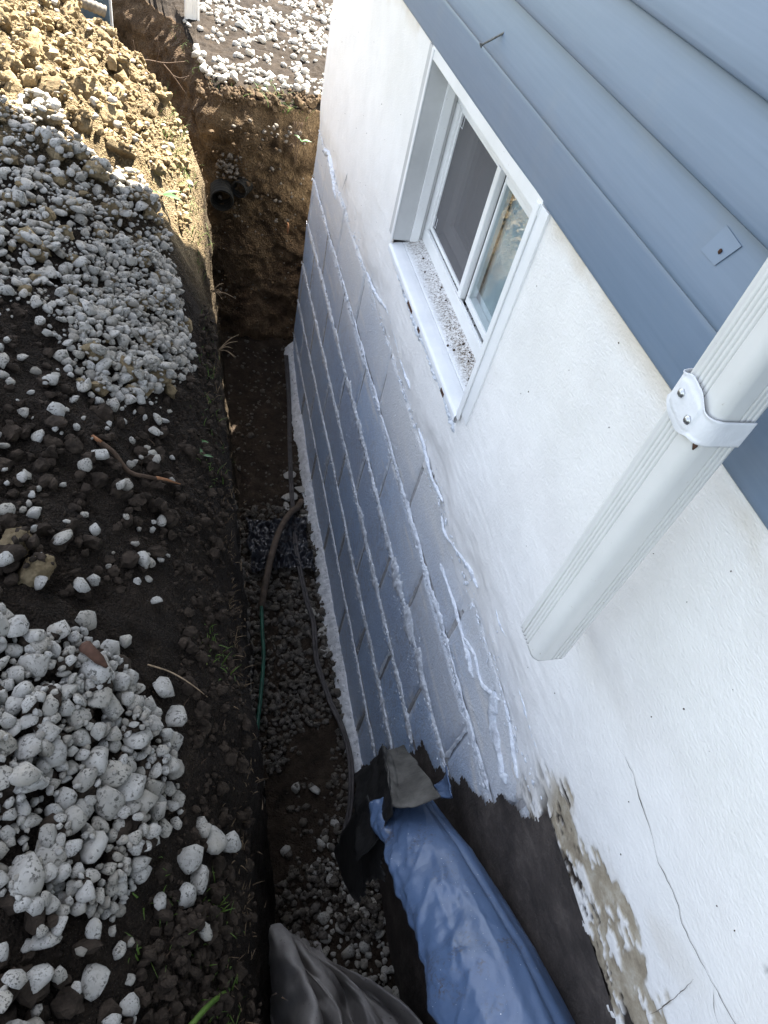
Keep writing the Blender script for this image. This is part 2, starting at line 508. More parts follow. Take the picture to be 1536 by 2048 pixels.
MAT['hose_green'] = simple('green_hose', (0.012, 0.075, 0.048), 0.55, 0.4, 0.45, 30)
MAT['cable'] = simple('grey_cable', (0.068, 0.06, 0.058), 0.6, 0.4, 0.4, 25)
MAT['pipe'] = simple('black_drain_pipe', (0.012, 0.0115, 0.0095), 0.8, 0.3, 0.5, 20)
MAT['pipe_dusty'] = simple('dusty_drain_pipe', (0.16, 0.145, 0.12), 0.8, 0.4, 0.5, 20)
MAT['twig'] = simple('bark_twig', (0.075, 0.05, 0.034), 0.9, 0.2, 0.4, 60)
MAT['wood'] = simple('split_wood', (0.26, 0.12, 0.055), 0.8, 0.3, 0.35, 60)
MAT['root'] = simple('pale_root', (0.34, 0.25, 0.16), 0.85, 0.2, 0.3, 60)
MAT['fibre'] = simple('root_fibre', (0.14, 0.10, 0.062), 0.85, 0.2, 0.5, 30)
MAT['bark'] = simple('bark_chip', (0.085, 0.045, 0.03), 0.9, 0.2, 0.4, 60)
q = NB('grass_blade')
oi = q.noise(35, 2)
q.color(q.ramp(oi, [(0.3, (0.035, 0.075, 0.010)), (0.6, (0.085, 0.15, 0.022)), (0.8, (0.22, 0.2, 0.07))])); q.rough(0.6, 0.3)
q.b.inputs['Transmission Weight'].default_value = 0.0
MAT['grass'] = q.m
MAT['leaf'] = simple('broad_leaf', (0.035, 0.10, 0.025), 0.55, 0.4, 0.35, 40)
MAT['sheet'] = simple('blue_grey_sheet', (0.055, 0.085, 0.11), 0.35, 0.5, 0.35, 6, 0.004, 20)
MAT['sheet_edge'] = simple('pale_sheet_edge', (0.7, 0.72, 0.72), 0.5, 0.4, 0.1, 6)
MAT['roof'] = simple('roof_shingle', (0.07, 0.066, 0.062), 0.9, 0.3, 0.3, 12)
MAT['trim'] = simple('white_trim', (0.75, 0.75, 0.74), 0.5, 0.4, 0.08, 6)
MAT['lawn'] = simple('lawn_green', (0.05, 0.085, 0.02), 0.9, 0.2, 0.4, 4, 0.02, 60)

# ================================================================== GROUND
LY = [-9, -1, .1, .35, .6, 1.0, 1.4, 1.9, 2.3, 3.3, 9]
LX = [-.54, -.54, -.525, -.497, -.478, -.468, -.478, -.487, -.50, -.48, -.48]
PO = [-12, -6, -3, -1.6, -1.0, -.6, -.35, -.2, -.11, -.04, 0]
PZ = [1.2, 1.2, 1.25, 1.6, 1.68, 1.6, 1.49, 1.38, 1.29, 1.18, 1.08]


def lip(y):
    y = np.asarray(y, float)
    return np.interp(y, LY, LX) + 0.024 * perlin(y * 3.1, 0.5, 0.2) + 0.026 * perlin(y * 8, 3.5, 0.2) + 0.014 * perlin(y * 31, 2.5, 0.2)


def clay_mask(x, y):
    m = sstep(1.75, 2.25, np.asarray(y) + 0.35 * fbm(np.asarray(x) * 4, np.asarray(y) * 4, 7.7, 3))
    return m * sstep(-.44, -.53, x) + 0 * m


def bank_top(x, y):
    x = np.asarray(x, float); y = np.asarray(y, float)
    off = x - lip(y)
    z = np.interp(off, PO, PZ)
    pile = sstep(-0.10, -0.22, off)
    rough = sstep(1.7, 2.3, y) * sstep(-.06, -.18, off)
    z = z + (0.008 + 0.020 * pile) * fbm(x * 6, y * 6, 1.3, 3)
    z = z + rough * 0.030 * billow(x * 7, y * 7, 4.1, 4, 0.55)
    z = z + (0.012 + 0.006 * pile + 0.012 * rough) * billow(x * 22, y * 22, 2.1, 3, 0.55) * 0.7
    z = z + 0.004 * fbm(x * 70, y * 70, 3.3, 2)
    drop = sstep(3.16, 3.42, y + 0.05 * perlin(x * 5, 1.0, 0)) * sstep(-2.4, -2.0, x)
    z = z * (1 - drop) + drop * (0.25 + 0.04 * fbm(x * 4, y * 4, 0, 3))
    return z


# --- bank (spoil heap on the left and the trench side below it)
ys = np.concatenate([np.linspace(-9, -1.3, 20)[:-1], np.linspace(-1.3, 3.6, 420), np.linspace(3.6, 9, 30)[1:]])
off_top = np.concatenate([np.linspace(-11, -1.5, 24)[:-1], np.linspace(-1.5, -0.0, 150)])
face_t = np.linspace(0, 1, 96)[1:]
Yg, Og = np.meshgrid(ys, off_top, indexing='ij')
Xg = lip(Yg) + Og
Zg = bank_top(Xg, Yg)
top_part = np.stack([Xg, Yg, Zg], -1)
Yf, Tf = np.meshgrid(ys, face_t, indexing='ij')
zl = Zg[:, -1][:, None]
foot_x = -0.355 + 0.02 * perlin(Yf * 2.0, 8.8, 0)
Zf = zl * (1 - Tf) + (-0.08) * Tf
Xf = lip(Yf) + (foot_x - lip(Yf)) * (0.25 * Tf + 0.75 * Tf ** 1.6)
fade = np.sin(np.clip(Tf * 8, 0, np.pi / 2))
Xf = Xf + fade * (0.022 * fbm(Yf * 5, Zf * 5, 2.2, 4) + 0.010 * billow(Yf * 16, Zf * 16, 5.5, 3))
dropf = sstep(3.32, 3.5, Yf)
face_part = np.stack([Xf, Yf, Zf], -1)
P = np.concatenate([top_part, face_part], 1)
cl = clay_mask(P[..., 0], P[..., 1])
cl[:, len(off_top):] = 0.28 * sstep(1.5, 2.3, Yf) * (1 - 0.6 * Tf)
me = grid_mesh('bank', P, MAT['bank'], flip=True, attrs={'clay': cl})
link('bank', me, kind='structure')

# --- trench floor
def floor_z(x, y):
    x = np.asarray(x, float); y = np.asarray(y, float)
    z = np.interp(y, [-9, -1, .6, 2.3, 2.9, 3.3, 3.5], [0, 0, 0, 0.0, .08, .2, .3])
    return z + 0.018 * fbm(x * 6, y * 6, 6.1, 4) + 0.008 * billow(x * 25, y * 25, 3.1, 3)

yy = np.concatenate([np.linspace(-9, -1.2, 16)[:-1], np.linspace(-1.2, 3.55, 480)])
xx = np.linspace(-0.47, 0.06, 70)
Yg, Xg = np.meshgrid(yy, xx, indexing='ij')
P = np.stack([Xg, Yg, floor_z(Xg, Yg)], -1)
link('trench_floor', grid_mesh('trench_floor', P, MAT['floor'], flip=True), kind='structure')

# --- far bank: the undug ground past the corner with its cut faces
Lp = np.array([(9.2, 3.36), (1.0, 3.36), (.3, 3.37), (-.05, 3.36), (-.25, 3.37), (-.40, 3.40), (-.485, 3.55), (-.535, 4.0), (-.60, 4.35), (-.8, 4.7), (-1.2, 5.2), (-2.5, 6.0), (-12, 7.0)])
seg = np.concatenate([[0], np.cumsum(np.linalg.norm(np.diff(Lp, axis=0), axis=1))])
ss = np.concatenate([np.linspace(0, seg[2], 14)[:-1], np.linspace(seg[2], seg[10], 330), np.linspace(seg[10], seg[-1], 30)[1:]])
lx = np.interp(ss, seg, Lp[:, 0]); ly = np.interp(ss, seg, Lp[:, 1])
tx = np.gradient(lx); ty = np.gradient(ly); tl = np.hypot(tx, ty)
nxv = ty / tl; nyv = -tx / tl            # outward = towards the trench
flip_s = np.where(nyv > 0, -1.0, 1.0)
nxv *= flip_s; nyv *= flip_s


def far_top(x, y):
    return 1.30 + 0.02 * fbm(x * 4, y * 4, 5.5, 4) + 0.012 * billow(x * 18, y * 18, 1.5, 3) - 0.02 * sstep(3.6, 5.0, y)


ft = np.linspace(0, 1, 110)
tt = np.concatenate([np.linspace(0, 2.2, 150)[1:] ** 1.0, np.linspace(2.2, 6, 14)[1:]])
A, B = np.meshgrid(np.arange(len(ss)), ft, indexing='ij')
zt = far_top(lx, ly)
zt = zt - .03 + .035 * fbm(lx * 5, ly * 5, 2.2, 4)
zf = 0.05 * (1 - B) + zt[A] * B
outw = 0.16 * (1 - B) ** 1.3 - 0.05 * sstep(0.9, 1.0, B)
bumpf = (0.055 * fbm(lx[A] * 4 + zf * 2, ly[A] * 4, zf * 5, 4) + 0.022 * billow(lx[A] * 14, ly[A] * 14, zf * 14, 3)) * (1 - .6 * sstep(.93, 1.0, B))
outw = outw + bumpf
face = np.stack([lx[A] + nxv[A] * outw, ly[A] + nyv[A] * outw, zf], -1)
A2, B2 = np.meshgrid(np.arange(len(ss)), tt, indexing='ij')
x2 = lx[A2] - nxv[A2] * 0.05 * 0 + face[:, -1, 0][A2] * 0 + 0
y2 = ly[A2] + B2
x2 = face[:, -1, 0][A2] + (lx[A2] - face[:, -1, 0][A2]) * np.clip(B2 / .3, 0, 1)
y2 = face[:, -1, 1][A2] + B2
rim = 1 - sstep(0.0, 0.20, B2)
z2 = far_top(x2, y2) * (1 - rim) + rim * (zt[A2] + 0.012 * fbm(x2 * 20, y2 * 20, 0, 3) * (B2 > 0.02))
P = np.concatenate([face, np.stack([x2, y2, z2], -1)], 1)
cl = np.concatenate([sstep(0.35, 0.9, zf + 0.35 * fbm(lx[A] * 3, zf * 3, 1.1, 3)) * (0.25 + 0.75 * sstep(-.52, -.42, lx[A])), np.zeros_like(z2)], 1)
me = grid_mesh('far_bank', P, MAT['cut'], flip=False, attrs={'clay': cl})
me.materials.append(MAT['topsoil'])
nc = P.shape[1]
mi = np.zeros((len(ss) - 1, nc - 1), np.int32); mi[:, len(ft):] = 1
me.polygons.foreach_set('material_index', mi.ravel())
link('far_bank', me, kind='structure')

# --- lawn out to the horizon (a frame round the dug-up plot)
R = 900.0
V = [(-R, -R, 1.17), (R, -R, 1.17), (R, R, 1.17), (-R, R, 1.17), (-11, -8.8, 1.17), (9, -8.8, 1.17), (9, 8.8, 1.17), (-11, 8.8, 1.17)]
F = [(0, 1, 5, 4), (1, 2, 6, 5), (2, 3, 7, 6), (3, 0, 4, 7)]
link('ground', mesh_np('ground', V, F, MAT['lawn'], False), kind='structure')

# ================================================================== HOUSE
house = link('house', None, label='house with blue-grey lap siding above a white painted foundation wall', cat='house')
HX, HY0, HY1, EAVE = 8.0, -7.0, 3.14, 4.1
WY0, WY1, WZ0, WZ1 = 1.066, 1.785, 1.546, 2.012      # basement window opening


def coat_edge_y(z):
    return np.interp(z, [0, .48, .78, .82, .91, 1.0, 1.06, 1.17, 1.24, 1.30, 3], [.85, .70, .62, .55, .49, .44, .38, .345, .298, .262, .262])


def white_field(y, z):  # fade of the painted blue shade: strong low down, white higher up
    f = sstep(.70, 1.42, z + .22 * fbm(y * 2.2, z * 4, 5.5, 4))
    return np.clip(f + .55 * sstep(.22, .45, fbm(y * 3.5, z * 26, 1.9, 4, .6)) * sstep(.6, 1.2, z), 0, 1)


def parge_off(y, z):
    y = np.asarray(y, float); z = np.asarray(z, float)
    h = 0.006 + 0.004 * fbm(y * 1.7, z * 2.5, 0.4, 3)
    brush = sstep(1.95, 1.5, z + 0.2 * fbm(y * 2, z * 2, 3.0, 2)) * sstep(.22, .4, y)
    h = h + brush * 0.0011 * fbm(y * 22, z * 95, 0.9, 3) + 0.0006 * fbm(y * 40, z * 40, 2.0, 2)
    return h


def wear_masks(y, z):
    near = sstep(.37, .27, y + 0.08 * fbm(y * 9, z * 9, 0.3, 3))
    edge = 1.495 + 0.06 * fbm(y * 5, 0.7 + z * 0, 1.0, 3) - 0.22 * np.clip(y - .12, 0, 1)
    base = edge - z + 0.10 * fbm(y * 9, z * 18, 4.4, 5, 0.6)
    tan = near * sstep(-0.005, 0.03, base)
    flake = sstep(0.0, 0.06, fbm(y * 12, z * 26, 8.8, 5, 0.6) + .9 * (z - 1.41))         # islands of paint left in it
    tan = tan * (1 - 0.85 * flake)
    patch = sstep(1.0, .75, np.hypot((y - .03) / .028, (z - 1.437) / .042) + 0.35 * fbm(y * 40, z * 40, 2, 3))
    tan = np.maximum(tan, patch)
    hz = fbm(y * 16, z * 44, 6.2, 3)
    hole = near * sstep(0.26, 0.31, hz + 0.30 * np.exp(-((z - 1.31 - .1 * (y - .1)) / .030) ** 2) - 0.35 * sstep(1.36, 1.46, z))
    fine = fbm(y * 60, z * 95, 3.3, 3, .6)
    hole = np.maximum(hole, near * sstep(.30, .38, fine + .2 * sstep(1.42, 1.28, z) - .1 - .6 * sstep(1.37, 1.45, z)))
    return tan, hole


yl = np.unique(np.round(np.concatenate([np.linspace(-7, -.5, 30), np.arange(-.5, .5, .0040), np.arange(.5, 1.2, .006), np.arange(1.2, HY1, .009), [WY0, WY1, HY1]]), 5))
zl_ = np.unique(np.round(np.concatenate([np.arange(1.12, 1.50, .0045), np.arange(1.50, 2.06, .008), [WZ0]]), 5))
Yg, Zg = np.meshgrid(yl, zl_, indexing='ij')
off = parge_off(Yg, Zg)
tan, hole = wear_masks(Yg, Zg)
bot = np.where(Yg > .33, 1.26, 1.268) + np.where(Yg > .33, .10, .035) * fbm(Yg * 5, Zg * 6, 1.9, 4) + 0.01 * fbm(Yg * 40, Zg * 40, 0.9, 2)
feather = sstep(0, .17, Zg - bot) * sstep(.25, .5, Yg) + sstep(-.002, .006, Zg - bot) * (1 - sstep(.25, .5, Yg))
off = off * feather - 0.006 * (1 - feather)
off = off - 0.003 * tan - 0.004 * hole
gr = sstep(2.045, 1.99, Zg) * 0
gr = 0.55 * sstep(1.985, 2.04, Zg + 0.03 * fbm(Yg * 8, Zg * 8, 0, 4)) * sstep(-.1, .25, fbm(Yg * 5, Zg * 9, 3, 4) + .15)
gr = gr + 0.30 * sstep(.15, .4, fbm(Yg * 3, Zg * 5, 9, 4)) * sstep(1.75, 1.4, Zg) * sstep(.6, .3, Yg)
blue_shade = (1 - white_field(Yg, Zg)) * sstep(.29, .36, Yg)
P = np.stack([-off, Yg, Zg], -1)
ycen = (yl[:-1] + yl[1:]) / 2; zcen = (zl_[:-1] + zl_[1:]) / 2
inside = ((ycen[:, None] > WY0) & (ycen[:, None] < WY1) & (zcen[None, :] > WZ0) & (zcen[None, :] < 2.2))
bc = (bot[:-1, :-1] + bot[1:, 1:]) / 2
keep = ~inside & (zcen[None, :] > bc - 0.008)
fw = link('foundation_wall', grid_mesh('foundation_wall', P, MAT['parging'], flip=False, mask=keep, attrs={'tan': tan, 'hole': hole, 'grime': gr, 'blue_shade': blue_shade}), house)

# concrete blocks below the parging
PITCH, COURSE, Z0B = 0.424, 0.211, 0.049
for r in range(6):
    z0 = Z0B + r * COURSE - (0.12 if r == 0 else 0); z1 = Z0B + (r + 1) * COURSE
    s0 = -0.10 if r % 2 else 0.112
    yv = s0
    while yv < HY1 - 0.02:
        y0 = max(yv, -0.1); y1 = min(yv + PITCH, HY1)
        if y1 > 0.2 and y1 - y0 > 0.03:
            g = 0.005
            a = np.linspace(y0 + g, y1 - (g if y1 < HY1 else 0), 34); b = np.linspace(z0 + g, z1 - g, 18)
            Yb, Zb = np.meshgrid(a, b, indexing='ij')
            ed = np.minimum(np.minimum(Yb - a[0], a[-1] - Yb), np.minimum(Zb - b[0], b[-1] - Zb))
            tilt = rnd.uniform(-.0015, .0015); base = rnd.uniform(-.002, .002)
            o = base + tilt * (Zb - z0) / COURSE * 2 + 0.0022 * fbm(Yb * 9, Zb * 9, r * 3.1, 3) + 0.0012 * fbm(Yb * 60, Zb * 60, r, 2)
            o = o - 0.006 * (1 - sstep(0, 0.007, ed))
            # ring of side faces going back into the wall
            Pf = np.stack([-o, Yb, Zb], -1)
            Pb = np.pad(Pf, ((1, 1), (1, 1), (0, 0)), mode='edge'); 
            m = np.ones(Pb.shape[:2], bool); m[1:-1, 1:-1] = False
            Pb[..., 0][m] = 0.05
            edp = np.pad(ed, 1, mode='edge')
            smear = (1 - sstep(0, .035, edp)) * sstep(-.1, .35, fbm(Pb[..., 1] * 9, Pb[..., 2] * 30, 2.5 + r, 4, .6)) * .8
            wh = np.maximum(smear, white_field(Pb[..., 1], Pb[..., 2]))  # white joint smears plus the upward fade of the painted shade
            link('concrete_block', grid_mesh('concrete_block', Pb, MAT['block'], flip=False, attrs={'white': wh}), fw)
        yv += PITCH
# mortar backing behind the joints
link('mortar', bm_mesh('mortar', box_bm(0.006, 0.10, -.1, HY1 - .004, -.1, 1.335), MAT['mortar']), fw)


def bead(name, yz, wid, hei, mat, seed, n=None, gap=0.0, ragged=0.95, base=0.0, parent=None):
    yz = np.asarray(yz, float)
    ln = np.sum(np.linalg.norm(np.diff(yz, axis=0), axis=1))
    n = n or max(14, int(ln / 0.004))
    p = catmull(yz, n) if len(yz) > 2 else yz[0] + (yz[1] - yz[0]) * np.linspace(0, 1, n)[:, None]
    s = np.linspace(0, ln, n)
    wob = 0.45 * wid * perlin(s * 14, seed, 0.3) + 0.25 * wid * perlin(s * 45, seed, 3.3)
    T = np.gradient(p, axis=0); T /= np.linalg.norm(T, axis=1, keepdims=True)
    Nn = np.stack([-T[:, 1], T[:, 0]], -1)
    p = p + Nn * wob[:, None]
    k = np.clip(1 + ragged * 1.5 * fbm(s * 11, seed * 1.7, 0.1, 5, 0.7) - gap * sstep(-0.05, 0.25, perlin(s * 6, seed, 7.1)), 0.06, 2.2)
    endf = np.clip(np.minimum(s, ln - s) / 0.02, 0.1, 1)
    k = k * endf * (1 + .5 * sstep(.1, .4, perlin(s * 2.2, seed * 2.1, 4.4)))
    a = np.linspace(-1, 1, 9)
    hp = np.clip(1 - a ** 2, 0, 1) ** 1.1
    lat = a[None, :] * (wid / 2) * k[:, None] * (1 + 0.6 * fbm(s[:, None] * 55, a[None, :] * 2.5, seed, 3, .6))
    h = hp[None, :] * hei * np.sqrt(k)[:, None] * np.clip(1 + 1.3 * fbm(s[:, None] * 70, a[None, :] * 2.5, seed + .5, 3, .6), .05, 2.2)
    Y = p[:, 0][:, None] + Nn[:, 0][:, None] * lat
    Z = p[:, 1][:, None] + Nn[:, 1][:, None] * lat
    X = -(h * .7 + base) + 0.003 * (hp[None, :] < 0.05)
    me = grid_mesh(name, np.stack([X, Y, Z], -1), mat, flip=True)
    return link(name, me, parent if parent is not None else fw)

beds = [(0, .017, .0035, .5), (1, .022, .0042, .4), (2, .030, .005, .3), (3, .042, .007, .2), (4, .020, .0035, .6)]
for r, wd, hh, gp in beds:
    z = Z0B + (r + 1) * COURSE
    ya = float(coat_edge_y(z)) + 0.02
    # the joint is thicker towards the near end
    mid = ya + 0.9
    bead('mortar_joint', [(ya, z - .004), (ya + .3, z + .003), (ya + .6, z - .002), (mid, z)], wd * 1.25, hh * 1.1, MAT['bead'], r + 1.3, gap=gp)
    bead('mortar_joint', [(mid - .01, z), (2.0, z + .004), (2.6, z - .003), (HY1 - .01, z)], wd * 0.85, hh * .9, MAT['bead'], r + 4.7, gap=gp + .1)
hj = 0
for r in range(6):
    s0 = -0.10 if r % 2 else 0.112
    yv = s0
    while yv < HY1:
        z0 = Z0B + r * COURSE; z1 = z0 + COURSE
        if yv > float(coat_edge_y(z0 + .1)) + .03 and r < 5:
            wd = rnd.choice([.004, .006, .011, .008])
            bead('mortar_joint', [(yv, z0 + .012), (yv + rnd.uniform(-.003, .003), (z0 + z1) / 2), (yv, z1 - .012)], wd, wd * .28, MAT['mortar'] if rnd.random() < .6 else MAT['bead'], hj * .37 + 20, gap=rnd.uniform(0, .8))
            hj += 1
        yv += PITCH
# runs and ridges of thick coating above the top course
ridges = [([(2.002, 1.324), (1.879, 1.330), (1.714, 1.372), (1.598, 1.372), (1.478, 1.353), (1.378, 1.354)], .011, .004),
          ([(1.338, 1.401), (1.29, 1.403), (1.24, 1.413), (1.179, 1.457)], .011, .004),
          ([(0.98, 1.296), (0.937, 1.283), (0.876, 1.308), (0.794, 1.342), (0.732, 1.354)], .008, .003),
          ([(0.531, 1.281), (0.506, 1.242), (0.463, 1.218), (0.406, 1.203), (.37, 1.20)], .024, .006),
          ([(0.485, 1.385), (0.423, 1.381), (0.352, 1.375)], .007, .004),
          ([(0.652, 1.402), (0.615, 1.396), (0.581, 1.406)], .008, .004),
          ([(0.692, 1.213), (0.633, 1.24), (0.567, 1.231), (0.506, 1.289)], .008, .003),
          ([(0.496, 1.31), (0.45, 1.297), (0.4, 1.274), (.36, 1.26)], .008, .003),
          ([(2.95, 1.30), (2.85, 1.33), (2.7, 1.30), (2.6, 1.27)], .022, .010),
          ([(1.25, 1.33), (1.1, 1.31), (1.0, 1.325)], .009, .004),
          ([(.9, 1.21), (.75, 1.215), (.6, 1.20)], .010, .005)]
for i, (pp, wd, hh) in enumerate(ridges):
    bead('coating_ridge', pp, wd, hh, MAT['bead'], 60 + i * 1.9, base=.002, ragged=.7)

CR = []
for i in range(8):
    bm = bmesh.new(); bmesh.ops.create_icosphere(bm, subdivisions=1, radius=1.0)
    v = np.array([q_.co[:] for q_ in bm.verts]); f = np.array([[q_.index for q_ in g_.verts] for g_ in bm.faces]); bm.free()
    CR.append((v * (1 + .5 * perlin(v[:, 0] * 2 + i * 7.7, v[:, 1] * 2, v[:, 2] * 2))[:, None], f))
Vs, Fs = [], []; o_ = 0
for i in range(5200):
    r = int(rng.choice([0, 1, 2, 3, 4, 5], p=[.13, .16, .20, .24, .15, .12])); z = Z0B + (r + 1) * COURSE
    y = rng.uniform(.3, HY1); dz = rng.laplace(0, .010 + .012 * (fbm(y * 3, r * 2.2, 4.4, 2) > .1))
    z = z + dz - .003
    if z < .12 or y < float(coat_edge_y(z)) + .01: continue
    s_ = rng.uniform(.0007, .0032) * (1.5 if abs(dz) < .008 else .9)
    v, f = CR[i % 8]
    Vs.append(v * np.array([.45, 1.6, 1.0]) * s_ + np.array([-.0015 - .25 * s_, y, z])); Fs.append(f + o_); o_ += len(v)
link('coating_crumbs', mesh_np('coating_crumbs', np.vstack(Vs), np.vstack(Fs), MAT['bead']), fw)['kind'] = 'stuff'

# old tar at the near end, below the parging; the coating stops at a ragged edge
yt = np.unique(np.concatenate([np.linspace(-7, -.4, 20), np.arange(-.4, .95, .005)]))
zt_ = np.arange(-.08, 1.345, .006)
Yg, Zg = np.meshgrid(yt, zt_, indexing='ij')
o = 0.0055 + 0.002 * fbm(Yg * 7, Zg * 7, 3.0, 4) + 0.0012 * fbm(Yg * 45, Zg * 45, 3.0, 2)
P = np.stack([-o, Yg, Zg], -1)
ce = coat_edge_y(Zg) - Yg + 0.03 * fbm(Yg * 14, Zg * 14, 2.7, 5, .65)
kk = ((ce[:-1, :-1] + ce[1:, 1:]) / 2) > 0
link('tar_band', grid_mesh('tar_band', P, MAT['tar'], flip=False, mask=kk), fw)

# lumpy white cove of coating along the foot of the wall
yc = np.arange(.80, 3.13, .006)
a = np.linspace(0, 1, 14)
Yg, Ag = np.meshgrid(yc, a, indexing='ij')
fz = floor_z(-0.03 + 0 * yc, yc)[:, None]
wv = (0.040 + 0.018 * fbm(yc * 7, 1.1, 0.2, 4, .6))[:, None]
hv = (0.060 + 0.012 * fbm(yc * 5, 4.1, 0.2, 3))[:, None]
X = -wv * (1 - Ag) ** 1.2 - 0.002
Z = fz - .012 + hv * (np.sin(Ag * np.pi / 2)) + 0.008 * fbm(Yg * 40, Ag * 4, 1.0, 3)
X = X - 0.006 * billow(Yg * 22, Ag * 3, 0.5, 3) * (1 - Ag) + 0.006 * Ag
link('coating_cove', grid_mesh('coating_cove', np.stack([X, Yg, Z], -1), MAT['cove'], flip=True), fw)


def ribbon(name, yz, wid, mat, seed, parent, lift=.0012):
    yz = np.asarray(yz, float)
    ln = np.sum(np.linalg.norm(np.diff(yz, axis=0), axis=1)); n = max(16, int(ln / .004))
    p = catmull(yz, n); s = np.linspace(0, ln, n)
    p = p + np.stack([.0025 * fbm(s * 40, seed, 0, 3), .004 * fbm(s * 45, seed, 5, 3)], -1)
    T = np.gradient(p, axis=0); T /= np.linalg.norm(T, axis=1, keepdims=True)
    Nn = np.stack([-T[:, 1], T[:, 0]], -1)
    w_ = wid * np.clip(.6 + 1.1 * fbm(s * 25, seed, 2.2, 3), .12, 2) * np.clip(np.minimum(s, ln - s) / .03, .1, 1)
    A_ = p + Nn * w_[:, None] / 2; B_ = p - Nn * w_[:, None] / 2
    def bk(Q):
        t_, h_ = wear_masks(Q[:, 0], Q[:, 1])
        return np.stack([-(parge_off(Q[:, 0], Q[:, 1]) - .003 * t_ + lift), Q[:, 0], Q[:, 1]], -1)
    return link(name, grid_mesh(name, np.stack([bk(A_), bk(B_)], 1), mat), parent)

ribbon('crack', [(0.287, 1.621), (0.256, 1.627), (0.23, 1.628), (0.203, 1.62), (0.165, 1.615), (0.13, 1.604), (0.105, 1.607), (0.081, 1.608), (0.055, 1.6), (0.016, 1.606), (-0.01, 1.613), (-0.031, 1.618), (-0.09, 1.63)], .0013, MAT['crack'], 1.1, fw)
ribbon('crack', [(0.001, 1.576), (-0.008, 1.54), (-0.015, 1.507), (-0.025, 1.432)], .0016, MAT['crack'], 4.4, fw)
ribbon('crack', [(-0.01, 1.613), (-0.028, 1.595), (-0.053, 1.589)], .0016, MAT['crack'], 7.4, fw)
ribbon('crack', [(0.278, 1.375), (0.262, 1.345), (0.245, 1.31), (0.228, 1.276)], .0024, MAT['crack'], 9.4, fw)
ribbon('crack', [(0.30, 1.40), (0.27, 1.42), (0.25, 1.40)], .0014, MAT['crack'], 12.4, fw)
ribbon('stain_line', [(2.453, 1.441), (2.48, 1.39), (2.506, 1.337)], .012, MAT['mortar'], 15.4, fw)

# foundation corner returning along the far side, and the other outer walls
bm = bmesh.new()
box_bm(0.02, HX, HY1 - .2, HY1 - .002, -.1, 2.04, bm)
link('side_foundation', bm_mesh('side_foundation', bm, MAT['trim']), house)

# --- siding: one board per lap
EXPO, SZ0 = 0.098, 2.034
sid = box('siding', 0.004, 0.03, HY0, HY1 - .01, SZ0 + .01, EAVE, MAT['siding'], house, bevel=0)
nb = int((EAVE - SZ0) / EXPO) + 1
for i in range(nb):
    z0 = SZ0 + i * EXPO; z1 = min(z0 + EXPO + .012, EAVE + .02)
    prof = [(0.004, z0 + .004), (-.0190, z0 + .0015), (-.0210, z0 + .004), (-.0210, z0 + .010), (-.0195, z0 + .03), (-.0050, z0 + EXPO - .008), (-.0015, z1), (0.003, z1)]
    if i == 0:   # the bottom course leans in at its foot
        prof = [(0.004, z0 + .004), (-.0090, z0 + .0005), (-.0105, z0 + .003), (-.0110, z0 + .010), (-.0130, z0 + .03), (-.0170, z0 + EXPO - .008), (-.0150, z1 - .006), (0.003, z1)]
    prof = np.array(prof)
    yv = np.linspace(HY0, HY1 + .012, 60)
    Pg = np.zeros((len(yv), len(prof), 3))
    Pg[..., 0] = prof[None, :, 0] + 0.0022 * perlin(yv[:, None] * 1.3, i * 3.3, prof[None, :, 1] * 5)
    Pg[..., 1] = yv[:, None]
    Pg[..., 2] = prof[None, :, 1] + 0.0010 * perlin(yv * 0.9, i * 1.7 + .5, .3)[:, None]
    link('siding_board', grid_mesh('siding_board', Pg, MAT['siding'], flip=False), sid)
box('corner_trim', -.02, .06, HY1 - .0, HY1 + .03, SZ0 - .004, EAVE, MAT['siding'], house, bevel=.002)
bm = bmesh.new()
box_bm(0.062, HX, HY1 - .12, HY1 + .01, 2.045, EAVE, bm)
box_bm(HX - .12, HX + .001, HY0 + .125, HY1 - .125, -.1, EAVE, bm)
box_bm(.04, HX - .125, HY0, HY0 + .12, -.1, EAVE, bm)
link('outer_wall', bm_mesh('outer_wall', bm, MAT['siding']), house)
# hip roof with eaves
OV = 0.6
x0, x1, y0, y1 = -OV, HX + OV, HY0 - OV, HY1 + OV
zr = EAVE + .14; ridge = zr + 1.7; hw = (x1 - x0) / 2
V = [(x0, y0, EAVE), (x1, y0, EAVE), (x1, y1, EAVE), (x0, y1, EAVE), (x0, y0, zr), (x1, y0, zr), (x1, y1, zr), (x0, y1, zr), (x0 + hw, y0 + hw, ridge), (x0 + hw, y1 - hw, ridge)]
bm = bmesh.new(); vs = [bm.verts.new(v) for v in V]
for f in ((3, 2, 1, 0), (0, 1, 5, 4), (1, 2, 6, 5), (2, 3, 7, 6), (3, 0, 4, 7), (4, 5, 8), (5, 6, 9, 8), (6, 7, 9), (7, 4, 8, 9)):
    bm.faces.new([vs[i] for i in f])
link('roof', bm_mesh('roof', bm, MAT['roof']), house)

# --- basement window
FX = 0.076                                                             # outer face of the sash frame
bm = bmesh.new()
box_bm(FX, .15, WY0 - .01, WY1 + .01, 1.563, 1.600, bm)                  # bottom rail
box_bm(FX, .15, WY0 - .01, WY1 + .01, 1.932, 2.03, bm)                   # head rail
box_bm(FX, .15, WY1 - .026, WY1 + .011, 1.6005, 1.9315, bm)
box_bm(FX, .15, WY0 - .011, WY0 + .022, 1.6005, 1.9315, bm)
win = link('window', bm_mesh('window', bm, MAT['vinyl'], bevel=.002), house)
